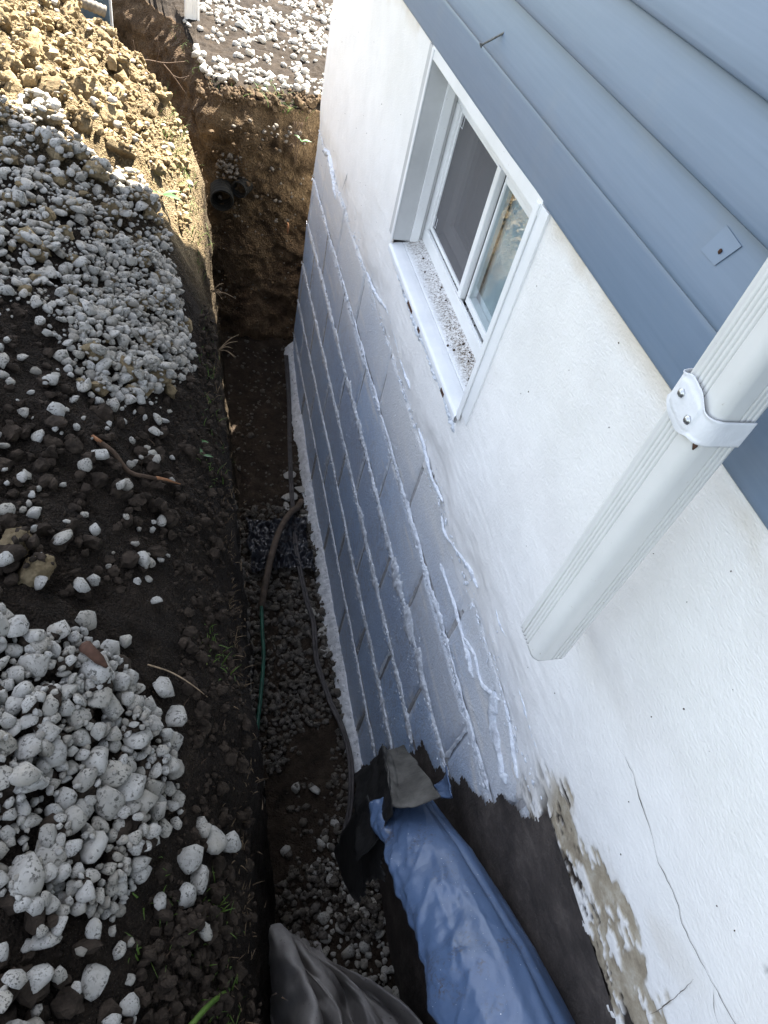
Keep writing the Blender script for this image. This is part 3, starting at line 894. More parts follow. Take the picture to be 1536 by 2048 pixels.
# reveal
box('far_reveal', -.0095, FX - .001, WY1, WY1 + .05, WZ0 + .012, WZ1 + .02, MAT['grey_vinyl'], win, bevel=.001)
box('reveal_stop', .040, .0645, WY1 - .008, WY1 - .0005, WZ0 + .014, WZ1, MAT['vinyl'], win, bevel=.0015)
box('near_reveal', -.0095, FX - .001, WY0 - .05, WY0, WZ0 + .012, WZ1 + .02, MAT['trim'], win, bevel=.001)
box('head_reveal', -.0105, FX - .001, WY0 - .02, WY1 + .02, WZ1, 2.05, MAT['vinyl'], win, bevel=.001)
box('casing', -.0135, -.010, WY1 - .001, WY1 + .014, WZ0 + .002, WZ1 + .02, MAT['trim'], win, bevel=.001)
box('casing', -.0135, -.010, WY0 - .016, WY0 + .001, WZ0 - .006, WZ1 + .02, MAT['trim'], win, bevel=.001)
# sill: nose, groove and dirty slope
prof = np.array([(.02, 1.520), (-.012, 1.522), (-.0165, 1.526), (-.0165, 1.540), (-.013, 1.5455), (.008, 1.5500), (.0225, 1.5515), (.0235, 1.5500), (.0245, 1.5518), (.045, 1.5575), (.060, 1.563), (.0765, 1.570)])
yv = np.linspace(WY0 - .003, WY1 + .003, 140)
Pg = np.zeros((len(yv), len(prof), 3)); Pg[..., 0] = prof[None, :, 0]; Pg[..., 1] = yv[:, None]
Pg[..., 2] = prof[None, :, 1] + .0006 * fbm(yv[:, None] * 20, prof[None, :, 0] * 50, 0, 3)
dirt = sstep(.022, .062, Pg[..., 0]) * (.35 + .65 * sstep(WY1, WY0 + .1, Pg[..., 1]))
dirt = np.clip(dirt + .3 * sstep(WY1 - .12, WY1, Pg[..., 1]), 0, 1)
# refine across for the dirt mask
f = np.linspace(0, len(prof) - 1, 60); fi = np.clip(f.astype(int), 0, len(prof) - 2); ff = (f - fi)[None, :, None]
Pg2 = Pg[:, fi] * (1 - ff) + Pg[:, fi + 1] * ff
d2 = np.clip(sstep(.020, .052, Pg2[..., 0]) * (.55 + .45 * sstep(WY1, WY0 + .1, Pg2[..., 1])) + .3 * sstep(WY1 - .1, WY1, Pg2[..., 1]) * sstep(.02, .03, Pg2[..., 0]), 0, 1)
sill = link('sill', grid_mesh('sill', Pg2, MAT['sill'], flip=True, attrs={'dirt': d2}), win)
# thick paint bead under the sill
bead('paint_edge', [(WY1 + .02, 1.530), (1.6, 1.512), (1.45, 1.508), (1.3, 1.510), (1.15, 1.512), (WY0 - .012, 1.500)], .022, .010, MAT['bead'], 77.7, base=.004, ragged=.4, parent=win)
# tracks, mullion, screen, sashes
box('track_rail', FX - .004, FX + .004, WY0 + .001, WY1 - .03, 1.6005, 1.612, MAT['vinyl'], win, bevel=.001)
box('mullion', FX - .003, FX + .016, 1.418, 1.440, 1.6125, 1.9315, MAT['vinyl'], win, bevel=.002)
box('gasket', FX + .012, FX + .024, 1.409, 1.4175, 1.6015, 1.9312, MAT['gasket'], win, bevel=.001)
bm = bmesh.new()                                                       # screen frame
box_bm(FX + .006, FX + .014, 1.4405, WY1 - .0265, 1.6125, 1.624, bm)
box_bm(FX + .006, FX + .014, 1.4405, WY1 - .0265, 1.921, 1.9312, bm)
box_bm(FX + .006, FX + .014, WY1 - .037, WY1 - .0266, 1.6245, 1.9205, bm)
link('screen_frame', bm_mesh('screen_frame', bm, MAT['vinyl'], bevel=.001), win)
box('insect_screen', FX + .010, FX + .0108, 1.4402, WY1 - .0368, 1.6236, 1.9214, MAT['screen'], win, bevel=0)
for (yc_, zc_) in ((1.735, 1.905), (1.735, 1.645), (1.455, 1.895)):
    bm = bmesh.new()
    box_bm(FX + .0085, FX + .0094, yc_ - .008, yc_ - .0068, zc_ - .014, zc_ + .014, bm)
    box_bm(FX + .0085, FX + .0094, yc_ + .0068, yc_ + .008, zc_ - .014, zc_ + .014, bm)
    box_bm(FX + .0085, FX + .0094, yc_ - .0067, yc_ + .0067, zc_ - .014, zc_ - .0128, bm)
    link('pull_tab', bm_mesh('pull_tab', bm, MAT['strap']), win)
bm = bmesh.new()                                                       # right sash
box_bm(FX + .010, FX + .034, WY0 + .0225, 1.4085, 1.6125, 1.630, bm)
box_bm(FX + .010, FX + .034, WY0 + .0225, 1.4085, 1.912, 1.9312, bm)
box_bm(FX + .010, FX + .034, 1.400, 1.4086, 1.6305, 1.9115, bm)
box_bm(FX + .010, FX + .034, WY0 + .0226, WY0 + .030, 1.6305, 1.9115, bm)
link('sash', bm_mesh('sash', bm, MAT['vinyl'], bevel=.0015), win)
box('pane', FX + .015, FX + .018, WY0 + .0302, 1.3998, 1.6302, 1.9118, MAT['glass'], win, bevel=0)
bm = bmesh.new()                                                       # left inner sash behind the screen
box_bm(FX + .044, FX + .070, 1.378, WY1 - .028, 1.6125, 1.648, bm)
box_bm(FX + .044, FX + .070, 1.378, WY1 - .028, 1.895, 1.9312, bm)
box_bm(FX + .044, FX + .070, WY1 - .065, WY1 - .0282, 1.6485, 1.8945, bm)
box_bm(FX + .044, FX + .070, 1.378, 1.410, 1.6485, 1.8945, bm)
link('sash', bm_mesh('sash', bm, MAT['vinyl'], bevel=.0015), win)
box('pane', FX + .056, FX + .059, 1.4102, WY1 - .0652, 1.6482, 1.8948, MAT['glass'], win, bevel=0)
box('curtain', FX + .036, FX + .039, WY0 + .003, 1.376, 1.602, 1.9305, MAT['curtain'], win, bevel=0)
box('blind', .185, .19, WY0 - .1, WY1 + .1, 1.5, 2.1, MAT['blind'], win, bevel=0)
bm = bmesh.new()                                                       # dark box behind the window
box_bm(.19, .2, WY0 - .12, WY1 + .12, 1.48, 2.12, bm)
box_bm(.151, .1899, WY0 - .12, WY0 - .1, 1.48, 2.12, bm); box_bm(.151, .1899, WY1 + .1, WY1 + .12, 1.48, 2.12, bm)
box_bm(.151, .1899, WY0 - .099, WY1 + .099, 1.48, 1.499, bm); box_bm(.151, .1899, WY0 - .099, WY1 + .099, 2.101, 2.12, bm)
link('window_box', bm_mesh('window_box', bm, MAT['gasket']), win)

# ================================================================== STONES AND CLODS
def rock_verts(sub, seed, cuts=9, ax=(1, .8, .62), noise_amp=.06, round_=.75, fr=1.3, hmin=.55):
    bm = bmesh.new(); bmesh.ops.create_icosphere(bm, subdivisions=sub, radius=1.0)
    V = np.array([v.co[:] for v in bm.verts]); F = np.array([[v.index for v in f.verts] for f in bm.faces]); bm.free()
    r = np.random.default_rng(seed)
    for _ in range(cuts):
        d = r.normal(size=3); d /= np.linalg.norm(d)
        h = r.uniform(hmin, .88)
        k = V @ d
        over = np.clip(k - h, 0, None)
        V = V - (over * round_)[:, None] * d
    n = fbm(V[:, 0] * fr + seed * 3.1, V[:, 1] * fr, V[:, 2] * fr + seed, 4, .6)
    V = V * (1 + noise_amp * 3 * n)[:, None]
    V = V * np.array(ax)
    V /= np.abs(V[:, 0]).max()
    return V, F


ROCK = [rock_verts(2, 100 + i, cuts=rnd.randint(13, 20), ax=(1, rnd.uniform(.62, .95), rnd.uniform(.45, .75)), noise_amp=rnd.uniform(.02, .05), round_=.93, hmin=.42) for i in range(16)]
ROCK_LO = [rock_verts(1, 300 + i, cuts=rnd.randint(8, 12), ax=(1, rnd.uniform(.62, .95), rnd.uniform(.5, .75)), noise_amp=.04, round_=.9, hmin=.45) for i in range(14)]
ROCK_ME = [mesh_np('stone', v * 1.0, f, MAT['stone']) for v, f in ROCK]
CLOD = [rock_verts(4, 500 + i, cuts=9, ax=(1, rnd.uniform(.6, .95), rnd.uniform(.55, .8)), noise_amp=.10, round_=.85, fr=1.9, hmin=.4) for i in range(10)]
CLOD_LO = [rock_verts(2, 600 + i, cuts=6, ax=(1, rnd.uniform(.6, .95), rnd.uniform(.6, .85)), noise_amp=.16, round_=.8, fr=2.2, hmin=.4) for i in range(10)]
CRUMB = [rock_verts(1, 700 + i, cuts=2, ax=(1, rnd.uniform(.7, .95), rnd.uniform(.6, .85)), noise_amp=.12, round_=.5) for i in range(8)]


def rotm(a, b, c):
    ca, sa, cb, sb, cc, sc = math.cos(a), math.sin(a), math.cos(b), math.sin(b), math.cos(c), math.sin(c)
    return np.array([[ca, -sa, 0], [sa, ca, 0], [0, 0, 1]]) @ np.array([[cb, 0, sb], [0, 1, 0], [-sb, 0, cb]]) @ np.array([[1, 0, 0], [0, cc, -sc], [0, sc, cc]])


class HM:
    """height map of a surface on which things are dropped one after the other"""
    def __init__(s, fn, x0, x1, y0, y1, d=.005):
        s.x0, s.y0, s.d = x0, y0, d
        s.nx = int((x1 - x0) / d) + 1; s.ny = int((y1 - y0) / d) + 1
        X, Y = np.meshgrid(x0 + np.arange(s.nx) * d, y0 + np.arange(s.ny) * d, indexing='ij')
        s.h = fn(X, Y); s.base = s.h.copy()
    def peek(s, x, y, r, rz, sink, lim): return s.drop(x, y, r, rz, sink, lim, False)
    def drop(s, x, y, r, rz, sink=.45, lim=9., put=True):
        ix = int((x - s.x0) / s.d); iy = int((y - s.y0) / s.d); k = max(1, int(r / s.d))
        a0, a1, b0, b1 = max(ix - k, 0), min(ix + k + 1, s.nx), max(iy - k, 0), min(iy + k + 1, s.ny)
        if a1 - a0 < 2 or b1 - b0 < 2: return None
        w_ = s.h[a0:a1, b0:b1]
        gx, gy = np.meshgrid(s.x0 + np.arange(a0, a1) * s.d - x, s.y0 + np.arange(b0, b1) * s.d - y, indexing='ij')
        q2 = (gx ** 2 + gy ** 2) / (r * r)
        ins = q2 < 1
        if not ins.any(): return None
        if w_[ins].mean() - s.base[a0:a1, b0:b1][ins].mean() > lim: return None
        zc = w_[ins].mean() * .8 + w_[ins].max() * .2 + rz * (1 - 2 * sink)
        if not put: return zc
        top = zc + rz * np.sqrt(np.clip(1 - q2, 0, 1))
        s.h[a0:a1, b0:b1] = np.where(ins, np.maximum(w_, top), w_)
        return zc


def inpoly(px, py, poly):
    poly = np.asarray(poly); c = False; j = len(poly) - 1
    for i in range(len(poly)):
        if ((poly[i, 1] > py) != (poly[j, 1] > py)) and (px < (poly[j, 0] - poly[i, 0]) * (py - poly[i, 1]) / (poly[j, 1] - poly[i, 1]) + poly[i, 0]): c = not c
        j = i
    return c


def sample_poly(poly, n):
    poly = np.asarray(poly); lo = poly.min(0); hi = poly.max(0); out = []
    while len(out) < n:
        p = rng.uniform(lo, hi)
        if inpoly(p[0], p[1], poly): out.append(p)
    return out


def merge(items, protos, tint=True):
    """items: (proto index, scale, rotation matrix, position, tint)"""
    Vs, Fs, Ts = [], [], []; o = 0
    for k, sc, R_, p, t in items:
        v, f = protos[k]
        Vs.append((v * sc) @ R_.T + p); Fs.append(f + o); Ts.append(np.full(len(v), t)); o += len(v)
    return np.vstack(Vs), np.vstack(Fs), np.concatenate(Ts)


bank_hm = HM(bank_top, -1.75, -.42, -.5, 3.5)
ZONE = {
    'upper': [(-1.059, 2.192), (-0.964, 2.314), (-0.84, 2.195), (-0.678, 2.168), (-0.614, 2.019), (-0.552, 1.584), (-0.600, 1.40), (-0.716, 1.161), (-0.81, 1.193), (-0.88, 1.383), (-0.958, 1.362), (-1.2, 1.4), (-1.35, 2.2)],
    'core': [(-0.80, 1.80), (-0.62, 1.95), (-0.565, 1.60), (-0.62, 1.38), (-0.72, 1.20), (-0.80, 1.25), (-0.86, 1.5)],
    'sparse': [(-0.958, 1.362), (-0.88, 1.383), (-0.81, 1.193), (-0.716, 1.161), (-0.625, 1.342), (-0.615, 0.94), (-0.64, 0.771), (-0.87, 0.626), (-1.1, .65), (-1.2, 1.3)],
    'near': [(-0.87, 0.626), (-0.804, 0.598), (-0.759, 0.63), (-0.653, 0.529), (-0.623, 0.437), (-0.612, 0.361), (-0.655, 0.312), (-0.679, 0.257), (-0.703, 0.214), (-0.797, 0.228), (-0.829, 0.251), (-1.1, .25), (-1.15, .6)],
    'front': [(-0.829, 0.251), (-0.797, 0.228), (-0.703, 0.214), (-0.672, 0.184), (-0.66, 0.095), (-.68, -.2), (-1.1, -.2), (-1.1, .25)],
    'sunny': [(-.56, 2.3), (-.53, 3.25), (-.75, 3.3), (-1.5, 3.3), (-1.6, 2.3), (-1.0, 2.25)],
}
# --- soil clods first, so that stones lie on and between them
clods, big = [], []
def add_clod(x, y, r, sink=.5, clay=None, bigc=False):
    k = rnd.randrange(10); z = bank_hm.drop(x, y, r * .85, r * .7, sink)
    if z is None: return
    R_ = rotm(rnd.uniform(0, 6.3), rnd.uniform(-.5, .5), rnd.uniform(-.5, .5))
    (big if bigc else clods).append((k, r, R_, np.array([x, y, z]), rnd.random()))

for (x, y, r) in [(-.94, 2.39, .065), (-.86, 2.50, .075), (-.80, 2.42, .06), (-1.02, 2.47, .07), (-1.06, 2.38, .06), (-.92, 2.76, .06), (-.785, 2.88, .05), (-.69, 2.95, .045),
                  (-.81, 2.05, .055), (-.735, 2.16, .06), (-.63, 2.82, .04), (-.64, 2.95, .05), (-.97, 2.9, .05), (-1.04, 2.81, .06), (-.87, .75, .05), (-.835, .71, .042),
                  (-.876, 1.83, .04), (-.715, 2.06, .05), (-.665, 2.37, .045), (-.766, 1.95, .05), (-.72, 2.55, .05), (-.78, 2.65, .055), (-.70, 2.72, .04), (-.88, 2.62, .05),
                  (-.86, 2.3, .055), (-.76, 2.30, .05), (-.94, 2.2, .05), (-.62, 2.55, .035), (-.84, 3.05, .055), (-.95, 3.1, .06), (-.74, 3.1, .045), (-1.1, 2.65, .06), (-1.02, 2.62, .05), (-.60, 2.40, .03), (-.66, 2.2, .035), (-.9, 2.05, .04)]:
    add_clod(x, y, r * rnd.uniform(.8, 1.1), .5, bigc=True)
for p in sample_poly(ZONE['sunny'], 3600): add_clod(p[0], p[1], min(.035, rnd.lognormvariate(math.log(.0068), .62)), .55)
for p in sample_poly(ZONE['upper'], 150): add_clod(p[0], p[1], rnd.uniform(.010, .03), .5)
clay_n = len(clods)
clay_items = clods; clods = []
for p in sample_poly(ZONE['sparse'], 520): add_clod(p[0], p[1], rnd.uniform(.005, .024) * rnd.uniform(.5, 1.1), .5)
for p in sample_poly(ZONE['near'], 160): add_clod(p[0], p[1], rnd.uniform(.008, .03), .55)
for p in sample_poly(ZONE['front'], 330): add_clod(p[0], p[1], rnd.uniform(.006, .030) * rnd.uniform(.5, 1.1), .5)
SHO = [(-.50, -.3), (-.66, -.3), (-.66, .25), (-.60, .4), (-.62, .8), (-.61, 1.35), (-.55, 1.6), (-.53, 2.0), (-.49, 2.0), (-.485, 1.0), (-.49, .5)]
for p in sample_poly(SHO, 1800): add_clod(p[0], p[1], rnd.uniform(.002, .008) if rnd.random() < .85 else rnd.uniform(.008, .018), .5)
for p in sample_poly([(-.53, -.2), (-.67, -.2), (-.67, .2), (-.56, .25)], 420): add_clod(p[0], p[1], rnd.uniform(.004, .013), .4)
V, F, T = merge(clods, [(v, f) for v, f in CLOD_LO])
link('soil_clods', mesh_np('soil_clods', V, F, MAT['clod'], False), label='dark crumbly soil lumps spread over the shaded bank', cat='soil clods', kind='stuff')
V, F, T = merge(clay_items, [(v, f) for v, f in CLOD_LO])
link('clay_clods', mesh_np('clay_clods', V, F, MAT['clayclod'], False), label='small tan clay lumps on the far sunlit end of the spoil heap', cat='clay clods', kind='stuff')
CLOD_ME = [mesh_np('clay_clod', v, f, MAT['bigclod']) for v, f in CLOD]
for k, sc, R_, p, t in big:
    o = link('clay_clod', CLOD_ME[k], label=('%s clay clod %s, %s' % ('big' if sc > .055 else 'medium-sized', 'in full sun on the spoil heap' if p[1] > 2.3 else 'in shade behind the upper gravel pile', 'near the trench lip' if p[0] > -.72 else ('mid slope' if p[0] > -.9 else 'by the left photo edge'))) if p[1] > 1.5 else 'large dark soil clod between the two gravel piles',
             cat='clod', group='large clods on the spoil heap' if p[1] > 1.5 else 'soil clods between the gravel piles')
    M4 = Matrix([list(r) for r in (R_ * sc)]).to_4x4(); M4.translation = p.tolist(); o.matrix_world = M4

# --- white limestone: every stone dropped on the heap
bank_hm.base = bank_hm.h.copy()
stones = []
CELL = {}
def crowded(x, y, z, r):
    cx, cy = int(x / .05), int(y / .05)
    for i in (-1, 0, 1):
        for j in (-1, 0, 1):
            for (a, b, c_, rr_) in CELL.get((cx + i, cy + j), ()):
                dd = math.sqrt((x - a) ** 2 + (y - b) ** 2 + (1.35 * (z - c_)) ** 2)
                if dd < .64 * (r + rr_): return True
    return False
def add_stone(x, y, r, hm=bank_hm, sink=.33, flat=True, tint=None):
    k = rnd.randrange(16) if r > .0085 else 16 + rnd.randrange(14)
    z = hm.peek(x, y, r * .78, r * .55, sink, .022)
    if z is None or crowded(x, y, z, r): return
    hm.drop(x, y, r * .78, r * .55, sink)
    CELL.setdefault((int(x / .05), int(y / .05)), []).append((x, y, z, r))
    R_ = rotm(rnd.uniform(0, 6.3), rnd.gauss(0, .35), rnd.gauss(0, .35))
    stones.append((k, r, R_, np.array([x, y, z]), rnd.random() if tint is None else tint))

def size(m): return max(.4 * m, min(2.1 * m, rnd.lognormvariate(math.log(m), .42)))
for (x, y, r) in [(-0.589, 0.272, .025), (-0.565, 0.335, .026), (-0.535, 0.337, .024), (-0.602, 0.298, .024), (-0.585, 0.361, .014), (-0.578, 0.345, .014), (-0.607, 0.250, .019), (-0.646, 0.239, .014), (-0.583, 0.201, .012),
                  (-0.779, 0.976, .016), (-0.799, 0.783, .022), (-0.841, 0.83, .018), (-0.663, 0.818, .011), (-0.654, 0.733, .013), (-0.757, 0.646, .022), (-0.767, 0.525, .024), (-.72, .60, .022), (-.70, .63, .013), (-.62, .52, .026), (-.625, .47, .025), (-.64, .56, .022)]:
    add_stone(x, y, r)

def fill(zone, n, m, hm=bank_hm):
    sz = [size(m) for _ in range(n)]
    for k_, p in enumerate(sample_poly(zone, n)):
        if p[1] > .7 and fbm(p[0] * 5.5, p[1] * 5.5, 31.0, 3) > .20 + .25 * rnd.random(): continue
        add_stone(p[0], p[1], sz[k_], hm)
    for p in sample_poly(zone, n // 2): add_stone(p[0], p[1], rnd.uniform(.35, .6) * m, hm)
fill(ZONE['core'], 3200, .0125)
fill(ZONE['upper'], 3600, .0108)
for p in sample_poly(ZONE['sparse'], 210): add_stone(p[0], p[1], size(.0095))
fill(ZONE['near'], 4200, .0135)
for p in sample_poly(ZONE['front'], 330): add_stone(p[0], p[1], size(.0125))
for p in sample_poly(ZONE['sunny'], 220): add_stone(p[0], p[1], size(.0085))

# --- trench floor: grey gravel and a patch of cleaner stone by the cloth
floor_hm = HM(floor_z, -.46, .04, -.5, 3.4)
n_bank = len(stones)
for p in sample_poly([(-.20, .64), (-.06, .58), (-.005, .50), (-.005, .0), (-.10, -.1), (-.25, .2), (-.22, .45)], 700): add_stone(p[0], p[1], size(.0125), floor_hm)
for p in [(-.24, .80), (-.10, .62), (-.12, .66), (-.20, .52), (-.17, .78), (-.06, 1.50), (-.30, .60)]: add_stone(p[0], p[1], .02, floor_hm)
grv = []
def add_gravel(x, y, r, hm, sink=.35):
    z = hm.drop(x, y, r * .8, r * .55, sink)
    if z is None: return
    grv.append((rnd.randrange(14), r, rotm(rnd.uniform(0, 6.3), rnd.gauss(0, .4), rnd.gauss(0, .4)), np.array([x, y, z]), rnd.random()))
def gx(): return rng.uniform(-.36, -.01)
cnt = 0
while cnt < 2300:
    x = gx(); y = rng.uniform(.3, 2.1)
    if fbm(x * 4, y * 3, 12.0, 3) > -.12 - (.25 if 1.0 < y < 1.9 else 0) and not (.55 < y < .85 and x < -.12 and rnd.random() < .8):
        add_gravel(x, y, size(.0095), floor_hm); cnt += 1
for i in range(420): add_gravel(gx(), rng.uniform(1.9, 3.25), size(.006) if rnd.random() < .9 else size(.011), floor_hm, .45)
V, F, T = merge(grv, ROCK_LO)
link('trench_gravel', mesh_np('trench_gravel', V, F, MAT['gravel'], attrs={'tint': T}), label='dirty grey gravel covering the trench floor', cat='gravel', kind='stuff')
# flat stone chips by the wall foot
for (x, y, r) in [(-.10, 2.16, .05), (-.07, 2.02, .055), (-.045, 2.20, .04), (-.13, 2.10, .035), (-.10, 2.30, .045), (-.05, 1.42, .04), (-.06, 1.33, .035), (-.09, 1.52, .03)]:
    k = rnd.randrange(16); o = link('stone_chip', ROCK_ME[k], label='flat pale stone chip on the trench floor beside the white wall foot', cat='stone', group='flat chips by the wall foot')
    M4 = Matrix([list(q_) for q_ in (rotm(rnd.uniform(0, 6), .1, .1) @ np.diag([r, r * .8, r * .3]))]).to_4x4(); M4.translation = (x, y, float(floor_z(x, y)) + .008); o.matrix_world = M4

# --- far gravel
far_hm = HM(lambda X, Y: np.where(Y > 3.42, far_top(X, Y), 1.28), -.75, 1.3, 3.40, 5.6, .006)
grv2 = []
cnt = 0
while cnt < 2600:
    x = rng.uniform(-.55, 1.2); y = rng.uniform(3.5, 5.5)
    if x < np.interp(y, [3.5, 3.6, 4.0, 4.35, 5.5], [-.40, -.47, -.52, -.57, -.6]): continue
    dn = fbm(x * 3.2 + 3.1, y * 3.2, 2.0, 3) + .02
    if dn < rng.uniform(-.25, .25): continue
    r = size(.0125); z = far_hm.drop(x, y, r * .8, r * .55, .35)
    if z is None: continue
    grv2.append((rnd.randrange(14), r, rotm(rnd.uniform(0, 6.3), rnd.gauss(0, .4), rnd.gauss(0, .4)), np.array([x, y, z]), rnd.random() * .8)); cnt += 1
rimc = []
for i in range(420):
    x = rng.uniform(-.5, .3); y = 3.40 + abs(rng.normal(0, .07)); r = min(.03, rnd.lognormvariate(math.log(.008), .6))
    z = far_hm.drop(x, y, r * .8, r * .6, .5)
    if z is not None: rimc.append((rnd.randrange(10), r, rotm(rnd.uniform(0, 6), rnd.uniform(-1, 1), 0), np.array([x, y, z - .01]), 0))
for i in range(200):
    x = rng.uniform(-.45, -.02); y = 3.26 + rng.uniform(-.03, .02); z = rng.uniform(.3, 1.2); r = rnd.uniform(.004, .016)
    rimc.append((rnd.randrange(10), r, rotm(rnd.uniform(0, 6), rnd.uniform(-1, 1), 0), np.array([x, y + .05 * (z > .5), z]), 0))
V, F, T = merge(rimc, CLOD_LO)
link('rim_clods', mesh_np('rim_clods', V, F, MAT['rimclod'], False), label='brown soil crumbs on the far cut face and its rim', cat='soil clods', kind='stuff')
V, F, T = merge(grv2, ROCK_LO)
link('far_gravel', mesh_np('far_gravel', V, F, MAT['fargravel'], attrs={'tint': T}), label='sunlit white gravel on the undug ground past the house corner', cat='gravel', kind='stuff')
# stones and crumbs sticking in the cut face and at its foot
it = []
for i in range(200):
    x = rng.uniform(-.40, .0); zz = rng.uniform(.1, 1.25)
    yb = 3.36 - .16 * (1 - zz / 1.3) ** 1.3
    it.append((rnd.randrange(14), size(.0075) if zz > .8 or zz < .3 else size(.005), rotm(rnd.uniform(0, 6), rnd.gauss(0, .4), 0), np.array([x, yb - .008 - .02 * rng.random(), zz]), rnd.random() * .9))
for i in range(45):
    x = rng.uniform(-.42, -.27); it.append((rnd.randrange(14), size(.009), rotm(rnd.uniform(0, 6), 0, 0), np.array([x, 3.32 + rng.uniform(-.02, .02), .98 + rng.uniform(0, .10)]), rnd.random() * .8))
V, F, T = merge(it, ROCK_LO)
link('embedded_stones', mesh_np('embedded_stones', V, F, MAT['gravel'], attrs={'tint': T}), label='small pale stones stuck in the brown far cut face', cat='stones', kind='stuff')
# stony seam low in the left trench side
it = []
for i in range(420):
    y = rng.uniform(.75, 1.75); zz = rng.uniform(.02, .55)
    t_ = (1.1 - zz) / 1.18
    x = -.475 + (.12) * (.25 * t_ + .75 * t_ ** 1.6) + .006
    it.append((rnd.randrange(14), size(.0105), rotm(rnd.uniform(0, 6), rnd.uniform(0, 3), 0), np.array([x + rng.uniform(-.01, .012), y, zz]), rnd.random()))
V, F, T = merge(it, ROCK_LO)
link('seam_gravel', mesh_np('seam_gravel', V, F, MAT['gravel'], attrs={'tint': T}), label='dirty gravel seam low in the left side of the trench', cat='gravel', kind='stuff')

# --- the 300 stones that show largest are things of their own, the rest one heap
def proj(p):
    d = Vector(p) - CAM
    c_ = (CX * d.x + CY * d.y + CZ * d.z)
    return 768 + 1372 * c_.x / -c_.z, 1024 - 1372 * c_.y / -c_.z, -c_.z
vis = []
for i, (k, r, R_, p, t) in enumerate(stones):
    u, v_, dd = proj(p)
    zz = bank_hm.h[min(max(int((p[0] - bank_hm.x0) / .005), 0), bank_hm.nx - 1), min(max(int((p[1] - bank_hm.y0) / .005), 0), bank_hm.ny - 1)] if i < n_bank else p[2]
    inside = -20 < u < 1556 and -20 < v_ < 2068
    buried = zz - p[2] > r * 1.1
    vis.append((r / dd if inside and not buried and k < 16 else 0, i))
vis.sort(reverse=True)
pick = set(i for s_, i in vis[:300])
def rock_label(i, p, r):
    x, y = p[0], p[1]
    if i >= n_bank: return 'grey-white stone on the trench floor beside the crumpled grey cloth', 'stones on the trench floor'
    sz = 'large' if r > .021 else ('small' if r < .015 else 'medium-sized')
    if y < .64 and x > -.612: return sz + ' white rock lying apart on the soil shoulder near the trench lip', 'rocks lying apart on the shoulder'
    if y < .25: return sz + ' white rock half sunk in dark soil in front of the nearest gravel pile', 'rocks in front of the nearest pile'
    if y < .64:
        w_ = 'on the trench side' if x > -.69 else ('in the middle' if x > -.77 else 'at the left photo edge')
        h_ = 'front' if y < .38 else ('middle' if y < .5 else 'back')
        return '%s white rock %s of the nearest gravel pile, %s part' % (sz, w_, h_), 'rocks of the nearest gravel pile'
    if y < 1.12: return sz + ' loose white rock on dark soil between the two gravel piles', 'loose rocks between the piles'
    w_ = 'on the trench side' if x > -.66 else ('in the middle' if x > -.80 else 'towards the left photo edge')
    h_ = 'near end' if y < 1.4 else ('middle' if y < 1.75 else 'far end')
    return '%s white rock %s of the upper gravel pile, %s' % (sz, w_, h_), 'rocks of the upper gravel pile'
rest = []
for i, (k, r, R_, p, t) in enumerate(stones):
    if i in pick:
        L_, G_ = rock_label(i, p, r)
        o = link('limestone_rock', ROCK_ME[k], label=L_, cat='rock', group=G_)
        M4 = Matrix([list(q_) for q_ in (R_ * r)]).to_4x4(); M4.translation = p.tolist(); o.matrix_world = M4
    else:
        rest.append((k, r, R_, p, t))
V, F, T = merge(rest, ROCK + ROCK_LO)
link('gravel_heap', mesh_np('gravel_heap', V, F, MAT['stone2'], attrs={'tint': T}), label='white limestone gravel heaped on the left bank', cat='gravel', kind='stuff')

# ================================================================== DOWNSPOUT
def spout_section(w_, d_, ribs=5, rad=.012, depth=.0034):
    """closed outline (x,y) of a corrugated rectangular pipe, w along y, d along x, centred"""
    pts = []
    def side(a, b, nrm, n, rb):
        a = np.array(a); b = np.array(b); nrm = np.array(nrm)
        for i in range(n):
            t = i / (n - 1); p = a + (b - a) * t
            dd = depth * max([math.exp(-((t - g) / .022) ** 2) for g in rb]) if rb else 0
            pts.append(p - nrm * dd)
    hx, hy = d_ / 2, w_ / 2
    def corner(cx, cy, a0):
        for i in range(1, 6):
            a = a0 + math.pi / 2 * i / 6
            pts.append(np.array([cx + rad * math.cos(a), cy + rad * math.sin(a)]))
    side((-hx, hy - rad), (-hx, -hy + rad), (-1, 0), 61, [.0, .15, .30, .45, .60] if ribs else None); corner(-hx + rad, -hy + rad, math.pi)
    side((-hx + rad, -hy), (hx - rad, -hy), (0, -1), 41, [.55, .75, .95] if ribs else None); corner(hx - rad, -hy + rad, 1.5 * math.pi)
    side((hx, -hy + rad), (hx, hy - rad), (1, 0), 31, None); corner(hx - rad, hy - rad, 0)
    side((hx - rad, hy), (-hx + rad, hy), (0, 1), 25, None); corner(-hx + rad, hy - rad, math.pi / 2)
    return np.array(pts)


def spout(name, cx, cy, z0, z1, w_, d_, parent, mat, ribs=5, rings=None):
    sec = spout_section(w_, d_, ribs)
    zs = np.array(rings if rings is not None else [z0, z0 + .004, z1])
    n = len(sec)
    def ring(s_, z): return np.column_stack([cx + sec[:, 0] * s_, cy + sec[:, 1] * s_, np.full(n, z)])
    V = [ring(1, z) for z in zs]
    V += [ring(.965, zs[0]), ring(.965, zs[0] + .25)]
    V[0] = ring(.985, zs[0])
    V = np.array(V); m = len(zs)
    F = []
    def band(a, b):
        j = np.arange(n); F.append(np.stack([a * n + j, a * n + (j + 1) % n, b * n + (j + 1) % n, b * n + j], -1))
    for k in range(m - 1): band(k, k + 1)
    band(m, 0); band(m + 1, m)
    me = mesh_np(name, V.reshape(-1, 3), np.vstack(F), mat, True)
    return link(name, me, parent)

